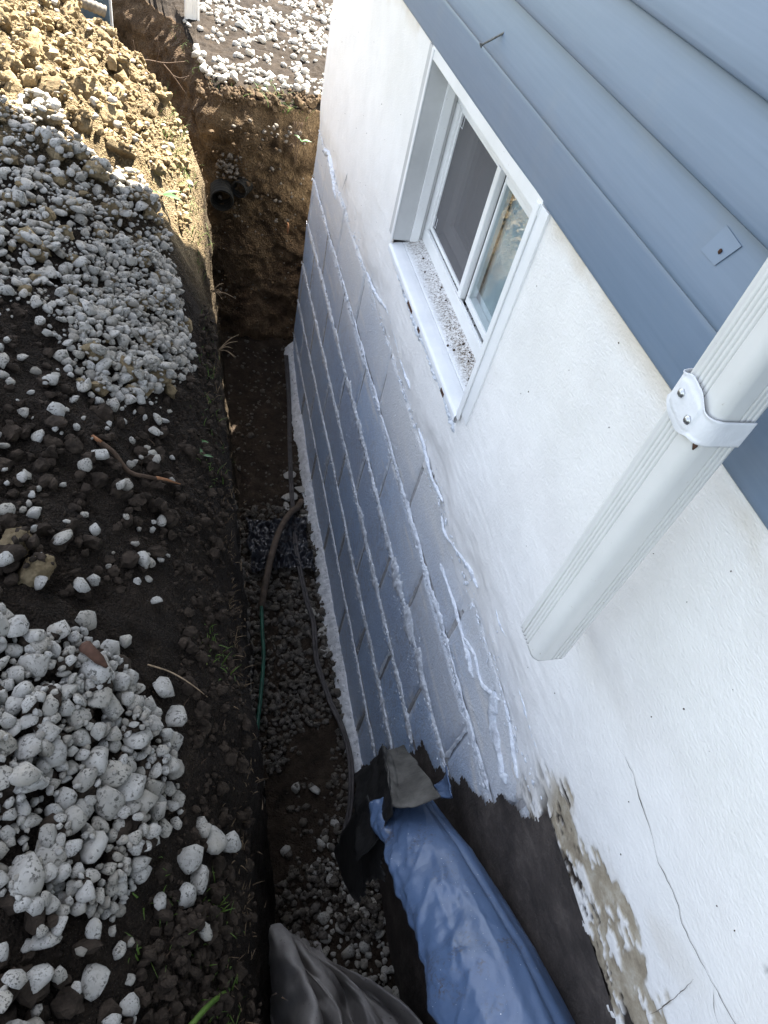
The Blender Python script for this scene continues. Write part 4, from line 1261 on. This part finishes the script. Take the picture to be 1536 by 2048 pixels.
DX, DY, DW, DD = -.090, .432, .066, .056
ds = link('downspout', None, label='white corrugated downspout strapped to the house wall, open end hanging over trench', cat='downspout')
spout('pipe', DX, DY, 1.668, EAVE - .05, DW, DD, ds, MAT['spout'], 4)
# strap: shield-shaped band round the pipe
sec = spout_section(DW + .008, DD + .008, 0, .014)
sec = sec[:61 + 5 + 41]          # outer face, near corner, near face
sl = np.concatenate([[0], np.cumsum(np.linalg.norm(np.diff(sec, axis=0), axis=1))])
# start behind the far corner
pre = np.column_stack([np.linspace(-.0, -(DD + .008) / 2 + .014, 6), np.full(6, (DW + .008) / 2)])
cor = np.array([[-(DD + .008) / 2 + .014 + .014 * math.cos(a), (DW + .008) / 2 - .014 + .014 * math.sin(a)] for a in np.linspace(math.pi / 2, math.pi, 6)[1:-1]])
sec = np.vstack([pre, cor, sec])
yy_ = sec[:, 1]
front = np.clip(1 - np.abs(yy_ - .004) / .030, 0, 1) * (sec[:, 0] < -.02)
half = .016 + .009 * sstep(0, .75, front)
zc = 2.128
kz = np.linspace(-1, 1, 13)
Pg = np.zeros((len(sec), 13, 3))
emb = .0025 * sstep(.2, .35, front)[:, None] * (np.abs(kz)[None, :] < .75)
edge_r = .0022 * (np.abs(kz)[None, :] > .9)
nrmx = np.where(sec[:, 0] < -(DD / 2) + .002, -1.0, 0.0)
Pg[..., 0] = DX + sec[:, 0][:, None] + nrmx[:, None] * (emb + edge_r)
Pg[..., 1] = DY + sec[:, 1][:, None]
Pg[..., 2] = zc + half[:, None] * kz[None, :] + .003 * np.sin(yy_ * 60)[:, None]
o = link('strap', grid_mesh('strap', Pg, MAT['strap'], flip=True), ds)
so = o.modifiers.new('thick', 'SOLIDIFY'); so.thickness = .0012; so.offset = 0


def lathe_x(name, prof, cx, cy, cz, mat, parent=None, n=14, rot=None, **kw):
    """prof: (axial, radius) pairs, axis along -x by default"""
    prof = np.array(prof); a = np.linspace(0, 2 * np.pi, n, endpoint=False)
    V = np.stack([np.repeat(-prof[:, 0][:, None], n, 1), prof[:, 1][:, None] * np.cos(a), prof[:, 1][:, None] * np.sin(a)], -1).reshape(-1, 3)
    if rot is not None: V = V @ np.array(rot).T
    V = V + np.array([cx, cy, cz]); m = len(prof)
    i = np.arange(m - 1)[:, None] * n; j = np.arange(n)[None, :]
    F = np.stack([i + j, i + (j + 1) % n, i + n + (j + 1) % n, i + n + j], -1).reshape(-1, 4)
    return link(name, mesh_np(name, V, F, mat, True), parent, **kw)

for (dy, dz) in ((.014, .006), (-.012, -.006)):
    lathe_x('screw_head', [(0, .0048), (.001, .005), (.0014, .0036), (.003, .0033), (.0036, .0024), (.0037, .0001)], DX - DD / 2 - .0072, DY + dy, zc + dz, MAT['zinc'], o, 8)
tube('rust_flake', [(DX - DD / 2 + .001, DY - .029, 2.110), (DX - DD / 2 + .001, DY - .031, 2.106), (DX - DD / 2 + .002, DY - .031, 2.100)], [.0015, .0028, .0008], MAT['bark'], 6, ds)

far_ds = link('downspout', None, label='white downspout end standing in the sunlit gravel past the house corner', cat='downspout')
spout('pipe', -.497, 4.36, 1.30, 3.3, .060, .075, far_ds, MAT['spout'], 3)

# long screw left sticking out of the siding
a_ = np.array([-.004, 1.398, 2.186]); b_ = np.array([-.052, 1.405, 2.150])
d_ = a_ - b_; Ls = np.linalg.norm(d_); d_ /= Ls
zq = Vector(d_).to_track_quat('-X', 'Z').to_matrix()
prof = [(0, .0001), (0, .0045), (.001, .0046), (.004, .0022)]
t = .012
prof += [(.005, .0019), (.016, .0019)]
k = 0
x_ = .017
while x_ < Ls - .004:
    prof += [(x_, .0017), (x_ + .0007, .0027), (x_ + .0014, .0017)]; x_ += .0024
prof += [(Ls, .0008)]
lathe_x('screw', prof, *b_.tolist(), MAT['steel'], None, 12, rot=[list(r_) for r_ in zq], label='long threaded screw sticking out of the blue-grey siding', cat='screw')
# clear tape square with a dead bug on the siding
tp = NB('clear_tape'); tp.color((0.165, 0.218, 0.295)); tp.rough(.40, .5); MAT['tape'] = tp.m
cs = [W_ for W_ in [(.648, 2.180), (.641, 2.215), (.603, 2.211), (.615, 2.180)]]
bm = bmesh.new()
f_ = bm.faces.new([bm.verts.new((-.0160 + .243 * (z - 2.18), y, z)) for y, z in cs])
ex = bmesh.ops.extrude_face_region(bm, geom=[f_])
for v_ in [g for g in ex['geom'] if isinstance(g, bmesh.types.BMVert)]: v_.co.x -= .0004
bmesh.ops.recalc_face_normals(bm, faces=bm.faces)
tpo = link('tape_patch', bm_mesh('tape_patch', bm, MAT['tape']), label='clear tape square with a brown speck stuck on the siding', cat='tape')
v, f = ROCK_LO[3]
link('dead_bug', mesh_np('dead_bug', v * np.array([.002, .0028, .0055]) + np.array([-.0140, .622, 2.193]), f, MAT['bark']), tpo)

# ================================================================== MEMBRANE, CLOTH, HOSES
mem = link('membrane_sheet', None, label='peeled blue waterproofing membrane curling off the wall in the near trench', cat='membrane')
ny, na = 280, 120
yv = np.linspace(.47, -.75, ny)
Yg, Ag = np.meshgrid(yv, np.linspace(0, 1, na), indexing='ij')
cxl = np.interp(-yv, [-.47, -.3, -.1, .1, .75], [-.108, -.106, -.104, -.104, -.104])
czl = np.interp(-yv, [-.47, -.3, -.1, .1, .75], [.84, .985, 1.12, 1.22, 1.28])
rl = np.interp(-yv, [-.47, -.3, -.1, .1, .75], [.066, .082, .096, .102, .105])
ang = np.radians(-62 + 252 * Ag)          # from the wall side, over the top, down the outside
edge = (.10 * fbm(yv * 6, 1.7, .4, 4) + .16 * perlin(yv * 4.2, 3.7, .4))[:, None]
ang = np.radians(-62 + (245 + 60 * edge) * Ag)
rr = rl[:, None] * (1 + .05 * fbm(Yg * 4, Ag * 3, 2.0, 3) + sstep(.62, 1.0, Ag) * (.12 + .20 * fbm(Yg * 10, Ag * 2.0, 5, 3)))
X = cxl[:, None] + rr * np.cos(ang)
flat = 1.12
X = cxl[:, None] + rr * np.sign(np.cos(ang)) * np.abs(np.cos(ang)) ** flat
Z = czl[:, None] + rr * np.sign(np.sin(ang)) * np.abs(np.sin(ang)) ** flat
crs = .009 * np.abs(perlin(Yg * 1.4 + 2.2, Ag * 6 + Yg * 1.0, 3.3)) + .007 * np.abs(perlin(Yg * 4, Ag * 13 + Yg * 3, 8.3)) + sstep(.55, .9, Ag) * .024 * np.abs(perlin(Yg * 12 + Ag * 6, Ag * 3, 1.3)) + .010 * np.exp(-((Ag - .5 - .05 * perlin(Yg * 3, .5, .5)) / .02) ** 2)
rdg = (1 - 2.0 * np.abs(perlin(Yg * 5 + 3 * Ag, Ag * 5 - Yg * 2, 6.6))).clip(0) ** 6
rdg2 = (1 - 2.0 * np.abs(perlin(Yg * 16 + 9 * Ag, Ag * 5, 9.6))).clip(0) ** 5 * sstep(.5, .8, Ag)
crs = crs - .0012 * rdg - .0035 * rdg2
X = X - crs * np.cos(ang); Z = Z - crs * np.sin(ang)
pull = sstep(.60, 1.0, Ag)
X = X - pull * (.012 + .02 * fbm(Yg * 9, 2.2, 1.0, 3)); Z = Z - pull * .03 * fbm(Yg * 14, Ag * 1.5, 3, 3)
wr = sstep(.5, .8, Ag) * .006 * fbm(Yg * 40 + Ag * 12, Ag * 6, 4, 3)
P = np.stack([X + wr, Yg + .05 * (Ag - .5) * 0, Z], -1)
o = link('blue_face', grid_mesh('blue_face', P, MAT['membrane'], flip=False), mem)
so = o.modifiers.new('thick', 'SOLIDIFY'); so.thickness = .0016; so.offset = 0
# torn black backing that hangs behind the blue film
ya = np.linspace(.50, -.5, 110)
Yg, Ag = np.meshgrid(ya, np.linspace(0, 1, 26), indexing='ij')
cx2 = np.interp(-ya, -yv, cxl)[:, None]; cz2 = np.interp(-ya, -yv, czl)[:, None]; r2 = np.interp(-ya, -yv, rl)[:, None]
X = cx2 - r2 * (1.12 + .25 * np.sin(Ag * 2.2)) + .01 * fbm(Yg * 6, Ag * 3, 7, 3)
X = X - .02 * sstep(.2, .5, Yg)
Z = cz2 - .02 - Ag * (.20 + .28 * sstep(.1, .5, Yg) + .06 * fbm(Yg * 8, .3, 1, 3))
X = np.maximum(X, -.40)
P = np.stack([X + .018, Yg, Z], -1)
bkm = (Yg[:-1, :-1] > .33 + .08 * fbm(Yg * 6, Ag * 3, 1.2, 3)[:-1, :-1])
o = link('black_backing', grid_mesh('black_backing', P, MAT['bitumen'], mask=bkm), mem)
so = o.modifiers.new('thick', 'SOLIDIFY'); so.thickness = .003; so.offset = 0


def sheet(name, corners, nu, nv, mat, parent, bend=None, amp=.008, seed=0., thick=.003):
    c00, c10, c11, c01 = [np.array(c) for c in corners]
    U, Vv = np.meshgrid(np.linspace(0, 1, nu), np.linspace(0, 1, nv), indexing='ij')
    P = (c00 * ((1 - U) * (1 - Vv))[..., None] + c10 * (U * (1 - Vv))[..., None] + c11 * (U * Vv)[..., None] + c01 * ((1 - U) * Vv)[..., None])
    nn = np.cross(c10 - c00, c01 - c00); nn = nn / np.linalg.norm(nn)
    h = amp * fbm(U * 4, Vv * 4, seed, 4)
    if bend is not None: h = h + bend(U, Vv)
    rag = .03 * fbm(U * 7, Vv * 7, seed + 5, 4)
    P = P + nn * h[..., None] + (c10 - c00) * (rag * (np.minimum(Vv, 1 - Vv) < .5) * .6)[..., None]
    o = link(name, grid_mesh(name, P, mat), parent)
    so = o.modifiers.new('thick', 'SOLIDIFY'); so.thickness = thick; so.offset = 0
    return o
# folded-back end: dusty upper face, black side falling away, little blue corner
sheet('folded_flap', [(-.135, .60, .86), (-.055, .625, .78), (-.095, .40, 1.08), (-.180, .415, 1.00)], 30, 40, MAT['dusty'], mem, lambda U, V_: .018 * np.sin(U * 3.1), .010, 3.0)
sheet('flap_side', [(-.16, .62, .62), (-.135, .605, .86), (-.180, .415, 1.00), (-.235, .36, .80)], 30, 40, MAT['bitumen'], mem, lambda U, V_: .012 * np.sin(U * 3.1), .012, 6.0)
sheet('blue_corner', [(-.05, .47, .92), (-.035, .49, .99), (-.07, .40, 1.07), (-.07, .42, 1.0)], 16, 16, MAT['membrane'], mem, lambda U, V_: .012 * np.sin(U * 3.1), .004, 9.0)

# grey cloth bunched on the trench floor at the near end
nx_, ny_ = 150, 170
U, Vv = np.meshgrid(np.linspace(0, 1, nx_), np.linspace(0, 1, ny_), indexing='ij')
yfar = .42 - .10 * U + .04 * fbm(U * 5, 1.1, 0, 3)
Y = yfar * (1 - Vv) + (-.8) * Vv
Xl = -.425 + .03 * perlin(Vv * 5, .4, 0); Xr = -.005 - .22 * sstep(.26, .0, Vv) + .02 * perlin(Vv * 6, 1.4, 0)
Xc = Xl * (1 - U) + Xr * U
ph = (U - .28) * (1 + .9 * Vv)
fold = np.abs(np.sin(ph * 9 + 3.2 * fbm(U * 2, Vv * 2.4, 3, 4))) ** 1.2
hump = .36 * np.exp(-((U - .20) / .34) ** 2) * sstep(0, .07, Vv) + .14 * sstep(0, .15, Vv) + .22 * sstep(.08, .35, Vv) * (1 - U) + .26 * sstep(.06, .40, Vv) * sstep(.4, .9, U)
Z = floor_z(Xc, Y) + .02 + hump * (.62 + .38 * fold) + .05 * fold * sstep(0, .15, Vv) * np.exp(-Vv * 1.2) + .034 * fbm(U * 6, Vv * 7, 1.0, 5, .55) - .016 * np.abs(perlin(U * 12, Vv * 9, 2.0)) - .008 * np.abs(perlin(U * 25, Vv * 17, 4.0))
Xc = Xc + .008 * np.sin(ph * 18 + 2) + .01 * fbm(U * 8, Vv * 8, 5, 3)
o = link('ground_cloth', grid_mesh('ground_cloth', np.stack([Xc, Y, Z], -1), MAT['cloth'], flip=False), label='crumpled dark grey filter cloth heaped on the near trench floor', cat='cloth')
so = o.modifiers.new('thick', 'SOLIDIFY'); so.thickness = .002; so.offset = 0

# hoses and cable
P = catmull([(-.055, 2.13, .02), (-.085, 2.075, .035), (-.13, 2.00, .09), (-.20, 1.86, .13), (-.255, 1.70, .12), (-.29, 1.57, .07), (-.30, 1.53, .03)], 60)
tube('brown_hose', P, .0140 * (1 + .05 * perlin(np.arange(60) * .3, .5, .5)), MAT['hose_brown'], 14, label='thick brown hose arching from the wall foot over black plastic', cat='hose')
P = catmull([(-.298, 1.54, .05), (-.305, 1.42, .05), (-.315, 1.28, .08), (-.345, 1.10, .12), (-.37, .97, .13), (-.395, .82, .16), (-.40, .70, .12)], 80)
tube('green_hose', P, .0075, MAT['hose_green'], 10, label='thin green hose running along the left foot of the trench', cat='hose')
def cable(dx, dz, name_label):
    K = np.array([(-.035, 3.05, .17), (-.045, 2.75, .085), (-.065, 2.50, .035), (-.09, 2.2, .025), (-.105, 1.95, .03), (-.115, 1.80, .05), (-.10, 1.58, .03), (-.085, 1.45, .03), (-.095, 1.28, .03), (-.07, 1.10, .04), (-.045, .98, .06), (-.035, .85, .06), (-.06, .70, .05), (-.10, .60, .02)])
    K[:, 0] += dx; K[:, 2] += dz
    return catmull(K, 160)
cab = tube('cable', cable(0, 0, ''), .0062, MAT['cable'], 8, label='grey twin cable lying along the white wall foot', cat='cable')
tube('second_strand', cable(-.0105, .002, ''), .0062, MAT['cable'], 8, cab)
# black plastic film scrap
U, Vv = np.meshgrid(np.linspace(0, 1, 70), np.linspace(0, 1, 60), indexing='ij')
rad_ = .5 + .15 * fbm(np.cos(np.arctan2(Vv - .5, U - .5)) * 1.5, np.sin(np.arctan2(Vv - .5, U - .5)) * 1.5, 4, 3)
X = -.19 + (U - .5) * .27 * (rad_ * 2); Y = 1.86 + (Vv - .5) * .30 * (rad_ * 2)
Z = floor_z(X, Y) + .016 + .05 * np.abs(fbm(U * 5, Vv * 5, 6, 4, .6)) + .02 * billow(U * 4, Vv * 4, 2, 3) * .6
link('plastic_scrap', grid_mesh('plastic_scrap', np.stack([X, Y, Z], -1), MAT['bag'], flip=False), label='crumpled black plastic film under the brown hose', cat='plastic')

# drain pipes in the far face
def corr_pipe(name, a, b, r, mat, inner, pitch=.012, **kw):
    a = np.array(a, float); b = np.array(b, float); L_ = np.linalg.norm(b - a); n = max(8, int(L_ / pitch * 6))
    t = np.linspace(0, 1, n)
    path = a + (b - a) * t[:, None]
    rad = r * (1 + .055 * np.sign(np.sin(t * L_ / pitch * 2 * np.pi)) * np.abs(np.sin(t * L_ / pitch * 2 * np.pi)) ** .4)
    V1, F1, _, _ = tube_arrays(path, rad, 24, False)
    V2, F2, _, _ = tube_arrays(path, rad * .88, 24, False)
    j = np.arange(24); Fr = np.stack([j, (j + 1) % 24, len(V1) + (j + 1) % 24, len(V1) + j], -1)
    e = (n - 1) * 24
    Fe = np.stack([e + j, e + (j + 1) % 24, len(V1) + e + (j + 1) % 24, len(V1) + e + j], -1)
    return link(name, mesh_np(name, np.vstack([V1, V2]), np.vstack([F1, F2[:, ::-1] + len(V1), Fr, Fe]), mat), **kw)
corr_pipe('drain_pipe', (-.392, 3.235, .905), (-.375, 3.6, .93), .052, MAT['pipe'], None, .022, label='black drain pipe end poking from the far cut face, left one', cat='pipe')
corr_pipe('drain_pipe', (-.315, 3.275, .945), (-.18, 3.50, .96), .038, MAT['pipe'], None, .022, label='black drain pipe end turned sideways in the far cut face, right one', cat='pipe')
corr_pipe('corrugated_pipe', (-1.05, 3.36, 1.60), (-.85, 3.40, 1.54), .020, MAT['pipe_dusty'], None, .017, label='thin dusty ribbed pipe lying along the top of the spoil heap', cat='pipe')
# blue-grey plastic sheet standing in the cross ditch
sh = sheet('plastic_sheet', [(-1.35, 4.30, .4), (-.90, 4.42, .4), (-.90, 4.44, 1.9), (-1.35, 4.32, 1.9)], 40, 40, MAT['sheet'], None, lambda U, V_: .03 * np.sin(U * 9 + V_ * 3), .03, 2.2, .004)
sh['label'] = 'blue-grey plastic sheet hanging in the ditch behind the spoil heap'; sh['category'] = 'plastic sheet'
sheet('pale_edge', [(-.905, 4.425, .4), (-.893, 4.415, .4), (-.893, 4.435, 1.9), (-.905, 4.445, 1.9)], 4, 30, MAT['sheet_edge'], sh, None, .004, 4.2, .005)

# ================================================================== TWIGS, ROOTS, PLANTS
def on_bank(x, y, dz=.0): return (x, y, float(bank_hm.h[int((x - bank_hm.x0) / .005), int((y - bank_hm.y0) / .005)]) + dz)
P = catmull([on_bank(-.758, 1.053, .006), on_bank(-.731, 1.037, .010), on_bank(-.703, 1.013, .008), on_bank(-.665, 1.018, .010), on_bank(-.616, 1.04, .006)], 40)
tw = tube('twig', P, np.interp(np.linspace(0, 1, 40), [0, .2, .9, 1], [.006, .0055, .004, .0015]), MAT['twig'], 8, label='bent brown twig lying on dark soil below the upper gravel pile', cat='twig')
tube('broken_tip', [P[-8] + [0, 0, .003], P[-4] + [0, 0, .004], P[-1] + [.012, -.006, .002]], [.004, .003, .001], MAT['wood'], 6, tw)
tube('frayed_end', [P[0] + [-.012, .012, .004], P[2] + [0, 0, .003]], [.004, .005], MAT['wood'], 6, tw)
P = catmull([on_bank(-.664, .597, .004), on_bank(-.629, .592, .008), on_bank(-.596, .576, .006), on_bank(-.565, .573, .003)], 30)
tube('root', P, np.linspace(.0016, .0009, 30), MAT['root'], 6, label='thin pale root on the soil right of the nearest gravel pile', cat='root')
bk = link('bark_piece', None, label='rusty brown bark strip lying across the nearest gravel pile', cat='bark')
P = np.array([on_bank(-.755, .588, .012), on_bank(-.742, .565, .014), on_bank(-.716, .541, .012)])
Pc = catmull(P, 16); wv_ = np.interp(np.linspace(0, 1, 16), [0, .2, .8, 1], [.008, .011, .008, .002])
G = np.stack([Pc + np.array([.7, .7, 0]) * wv_[:, None], Pc + np.array([0, 0, .004]), Pc - np.array([.7, .7, 0]) * wv_[:, None]], 1)
o = link('bark_strip', grid_mesh('bark_strip', G, MAT['bark']), bk); so = o.modifiers.new('t', 'SOLIDIFY'); so.thickness = .003
v, f = rock_verts(2, 931, 10, (1, .3, .2), .04)
link('wood_chip', mesh_np('wood_chip', (v * .03) @ rotm(0, 1.45, .1).T + np.array([-.088, 3.135, .853]), f, MAT['wood']), label='orange splinter of wood stuck in the brown far cut face', cat='wood chip')


def branch_set(name, base, dirs, mat, r0, parent=None, **kw):
    Vs, Fs = [], []; o_ = 0
    for path, ra, rb in dirs:
        p = catmull(np.array(path), 14)
        V_, F_, Fa, Fb = tube_arrays(p, np.linspace(ra, rb, 14), 6)
        T_ = np.vstack([F_[:, [0, 1, 2]], F_[:, [0, 2, 3]], Fa, Fb])
        Vs.append(V_); Fs.append(T_ + o_); o_ += len(V_)
    return link(name, mesh_np(name, np.vstack(Vs), np.vstack(Fs), mat), parent, **kw)
b0 = np.array([-.70, 3.20, 1.40])
branch_set('dry_branch', b0, [([b0 + [-.06, 0, .04], b0 + [0, .05, .04], b0 + [.07, .08, .03], b0 + [.15, .10, .04]], .004, .0015),
                              ([b0 + [.06, .08, .03], b0 + [.10, .05, .0], b0 + [.15, .02, -.05]], .003, .001),
                              ([b0 + [.10, .05, .0], b0 + [.13, .06, -.01], b0 + [.165, .07, .0]], .002, .001),
                              ([b0 + [-.05, .01, .04], b0 + [-.04, .02, .07], b0 + [-.045, .03, .11]], .002, .001),
                              ([b0 + [.04, .07, .035], b0 + [.05, .08, .07], b0 + [.045, .09, .11]], .002, .001)],
           MAT['twig'], .004, label='dry branched twig overhanging the ditch behind the spoil heap', cat='twig')
for (x, y, z, lab) in ((-.475, 2.33, 1.0, 'thin pale root tuft on the sunlit trench lip'), (-.47, 1.98, 1.0, 'small pale root sticking out below the lit trench lip')):
    br = []
    for q_ in range(5):
        e = np.array([rnd.uniform(.02, .09), rnd.uniform(-.05, .04), rnd.uniform(-.03, .05)])
        br.append(([np.array([x, y, z]), np.array([x, y, z]) + e * .5 + [0, 0, .01], np.array([x, y, z]) + e], .0016, .0006))
    branch_set('root', None, br, MAT['root'], .002, label=lab, cat='root')
# hanging roots at the corner of the far face
br = []
for q_ in range(6):
    x = rnd.uniform(-.09, .0); y = 3.27; z = 1.28
    br.append(([np.array([x, y, z]), np.array([x + rnd.uniform(-.02, .01), y - .02, z - .08]), np.array([x + rnd.uniform(-.04, .0), y - .02, z - rnd.uniform(.12, .26)])], .002, .0008))
branch_set('root', None, br, MAT['twig'], .002, label='hanging brown roots on the far cut face beside the house corner', cat='root')


def blades(name, spots, hgt, label, n=14, spread=.03, mat='grass', surf=None):
    Vs, Fs = [], []; o_ = 0
    for (x, y, z) in spots:
        for i in range(n):
            bx, by = x + rnd.gauss(0, spread), y + rnd.gauss(0, spread * 1.6)
            if surf is not None:
                zz = float(surf(bx, by))
            else: zz = z
            h = hgt * rnd.uniform(.4, 1.1); th = rnd.uniform(0, 6.3); ln = rnd.uniform(.2, 1.0) * h
            wd = rnd.uniform(.0009, .0019)
            dx, dy = math.cos(th), math.sin(th)
            for k in range(5):
                t = k / 4
                c_ = (bx + dx * ln * t ** 1.7, by + dy * ln * t ** 1.7, zz + h * (t - .45 * t * t))
                ww = wd * (1 - t * .9)
                Vs.append((c_[0] - dy * ww, c_[1] + dx * ww, c_[2])); Vs.append((c_[0] + dy * ww, c_[1] - dx * ww, c_[2]))
            for k in range(4): Fs.append((o_ + 2 * k, o_ + 2 * k + 1, o_ + 2 * k + 3, o_ + 2 * k + 2))
            o_ += 10
    return link(name, mesh_np(name, Vs, Fs, MAT[mat]), label=label, cat='grass' if mat == 'grass' else 'root fibres', kind='stuff')

tuft = [(-0.596, 2.997, 0), (-0.607, 2.798, 0), (-0.581, 2.766, 0), (-.56, 2.6, 0), (-.55, 2.5, 0), (-.56, 2.7, 0), (-.57, 2.9, 0), (-.55, 2.35, 0)]
blades('grass', tuft, .05, 'bright grass blades on the sunlit trench lip', 40, .03, surf=bank_top)
tuft2 = [(-0.544, 0.714, 0), (-0.545, 0.70, 0), (-0.53, 0.69, 0), (-0.516, 1.462, 0), (-0.507, 1.827, 0), (-0.632, 0.227, 0), (-0.557, 0.234, 0), (-0.564, 0.262, 0), (-.57, .22, 0), (-0.577, 0.153, 0), (-0.563, 0.121, 0), (-0.56, 0.098, 0), (-0.665, 0.184, 0), (-0.516, 1.619, 0), (-.512, 1.7, 0), (-.52, 1.35, 0), (-.53, 1.2, 0), (-.55, .05, 0), (-.57, .0, 0)]
blades('grass', tuft2, .034, 'thin dark grass along the shaded trench lip', 15, .016, surf=bank_top)
tuft3 = [(-.50, 4.05, 1.25), (-.47, 3.75, 1.27), (-.2, 3.5, 1.29), (-.12, 3.55, 1.28), (-.16, 3.50, 1.29), (-.55, 4.3, 1.24), (-.1, 3.42, 1.27), (-.02, 3.46, 1.27), (-.36, 3.52, 1.28), (-.55, 4.2, 1.1), (-.56, 4.1, 1.05)]
blades('grass', tuft3, .07, 'grass tufts along the edge of the far undug ground', 22, .03)


fib = []
for i in range(150):
    y = rng.uniform(-.1, 3.2); fib.append((float(lip(y)) - .012, y, 0))
blades('root_fibres', fib, .028, 'fine brown root fibres and dead grass along the trench lip', 5, .014, 'fibre', surf=bank_top)
fib = [(-.6 + .06 * rng.standard_normal(), rng.uniform(-.1, 1.9), 0) for i in range(70)]
blades('dead_grass', fib, .022, 'dead grass bits scattered on the dark soil shoulder', 2, .02, 'twig', surf=bank_top)


def leaf_plant(loc, n, ln, label, mat='leaf'):
    root_ = link('leafy_plant', None, label=label, cat='plant')
    for i in range(n):
        th = rnd.uniform(0, 6.3); L_ = ln * rnd.uniform(.7, 1.1); tilt = rnd.uniform(.1, .7)
        t = np.linspace(0, 1, 8); wv2 = .42 * L_ * np.sin(np.pi * np.clip(t, .03, .99) ** .8) * .8
        cx = t * L_; zc_ = L_ * tilt * np.sin(t * 2.2) * .6
        G = np.zeros((8, 5, 3))
        for j, a in enumerate(np.linspace(-1, 1, 5)):
            G[:, j, 0] = cx; G[:, j, 1] = a * wv2 * .5; G[:, j, 2] = zc_ + abs(a) * wv2 * .12
        c_, s_ = math.cos(th), math.sin(th)
        X = G[..., 0] * c_ - G[..., 1] * s_; Y = G[..., 0] * s_ + G[..., 1] * c_
        G2 = np.stack([X + loc[0], Y + loc[1], G[..., 2] + loc[2]], -1)
        link('leaf', grid_mesh('leaf', G2, MAT[mat]), root_)
leaf_plant(on_bank(-.64, 2.30, .01), 4, .075, 'small toothed green leaf plant at the shadow edge of the heap')
leaf_plant(on_bank(-.535, 1.285, .008), 2, .042, 'single round green leaf on the trench lip, upper one')
leaf_plant(on_bank(-.55, 1.215, .008), 2, .036, 'small green leaf pair on the trench lip, lower one')
leaf_plant((-.045, 3.27, 1.20), 3, .05, 'green weed on the far cut face beside the house corner')
P = catmull([on_bank(-.61, .085, .008), on_bank(-.58, .11, .014), on_bank(-.55, .131, .010)], 14)
o = tube('stalk', P, [.004] * 14, MAT['grass'], 6, label='flat pale green stalk on the lip at the bottom of the photo', cat='stalk')

# ================================================================== SMALL DEBRIS ON THE HOUSE
it = []
for i in range(80):
    y = rng.uniform(-.15, 1.05); z = rng.uniform(1.42, 2.03)
    if rng.random() > .35 + .65 * sstep(1.8, 2.03, z): continue
    s_ = rng.uniform(.0005, .0016)
    it.append((rnd.randrange(8), s_, rotm(rnd.uniform(0, 6), rnd.uniform(0, 6), 0), np.array([-float(parge_off(y, z)) - s_ * .3, y, z]), 0))
for i in range(34):
    y = rng.uniform(1.8, 3.1); z = rng.uniform(1.35, 2.03); s_ = rng.uniform(.0005, .0015)
    it.append((rnd.randrange(8), s_, rotm(rnd.uniform(0, 6), rnd.uniform(0, 6), 0), np.array([-float(parge_off(y, z)) - s_ * .3, y, z]), 0))
V, F, T = merge(it, CRUMB)
link('wall_specks', mesh_np('wall_specks', V, F, MAT['speck']), fw)['kind'] = 'stuff'
it = []
for i in range(700):
    y = rng.uniform(WY0 + .005, WY1 - .005); x = .027 + .046 * rng.beta(2.2, 1.0)
    if rng.random() > .35 + .65 * sstep(1.6, 1.15, y): continue
    s_ = rng.uniform(.0005, .0015) if rng.random() < .95 else rng.uniform(.002, .004)
    z = np.interp(x, [.0245, .045, .060, .0765], [1.5518, 1.5575, 1.563, 1.570]) + s_ * .4
    it.append((rnd.randrange(8), s_, rotm(rnd.uniform(0, 6), rnd.uniform(0, 6), 0), np.array([x, y, z]), 0))
for i in range(60):
    y = rng.uniform(WY0, WY1 - .02); s_ = rng.uniform(.001, .0026)
    it.append((rnd.randrange(8), s_, rotm(rnd.uniform(0, 6), 0, 0), np.array([FX + rng.uniform(.004, .018), y if y < 1.4 else y, 1.601 if y > 1.42 else 1.6015]), 0))
for i in range(26):   # cobweb crumbs in the top far corner
    t = rng.random(); it.append((rnd.randrange(8), rng.uniform(.001, .004), rotm(rnd.uniform(0, 6), rnd.uniform(0, 6), 0), np.array([.02 + .05 * t, WY1 - .004, 2.008 - .012 * t - .01 * rng.random()]), 0))
V, F, T = merge(it, CRUMB)
link('sill_debris', mesh_np('sill_debris', V, F, MAT['speck']), win)['kind'] = 'stuff'
# gaps of dark wood where the paint has come off under the sill
for (y, w_) in ((1.50, .05), (1.40, .02), (1.16, .025)):
    box('bare_wood', -.0178, -.0162, y - w_ / 2, y + w_ / 2, 1.522, 1.532, MAT['bark'], win, bevel=.0006)
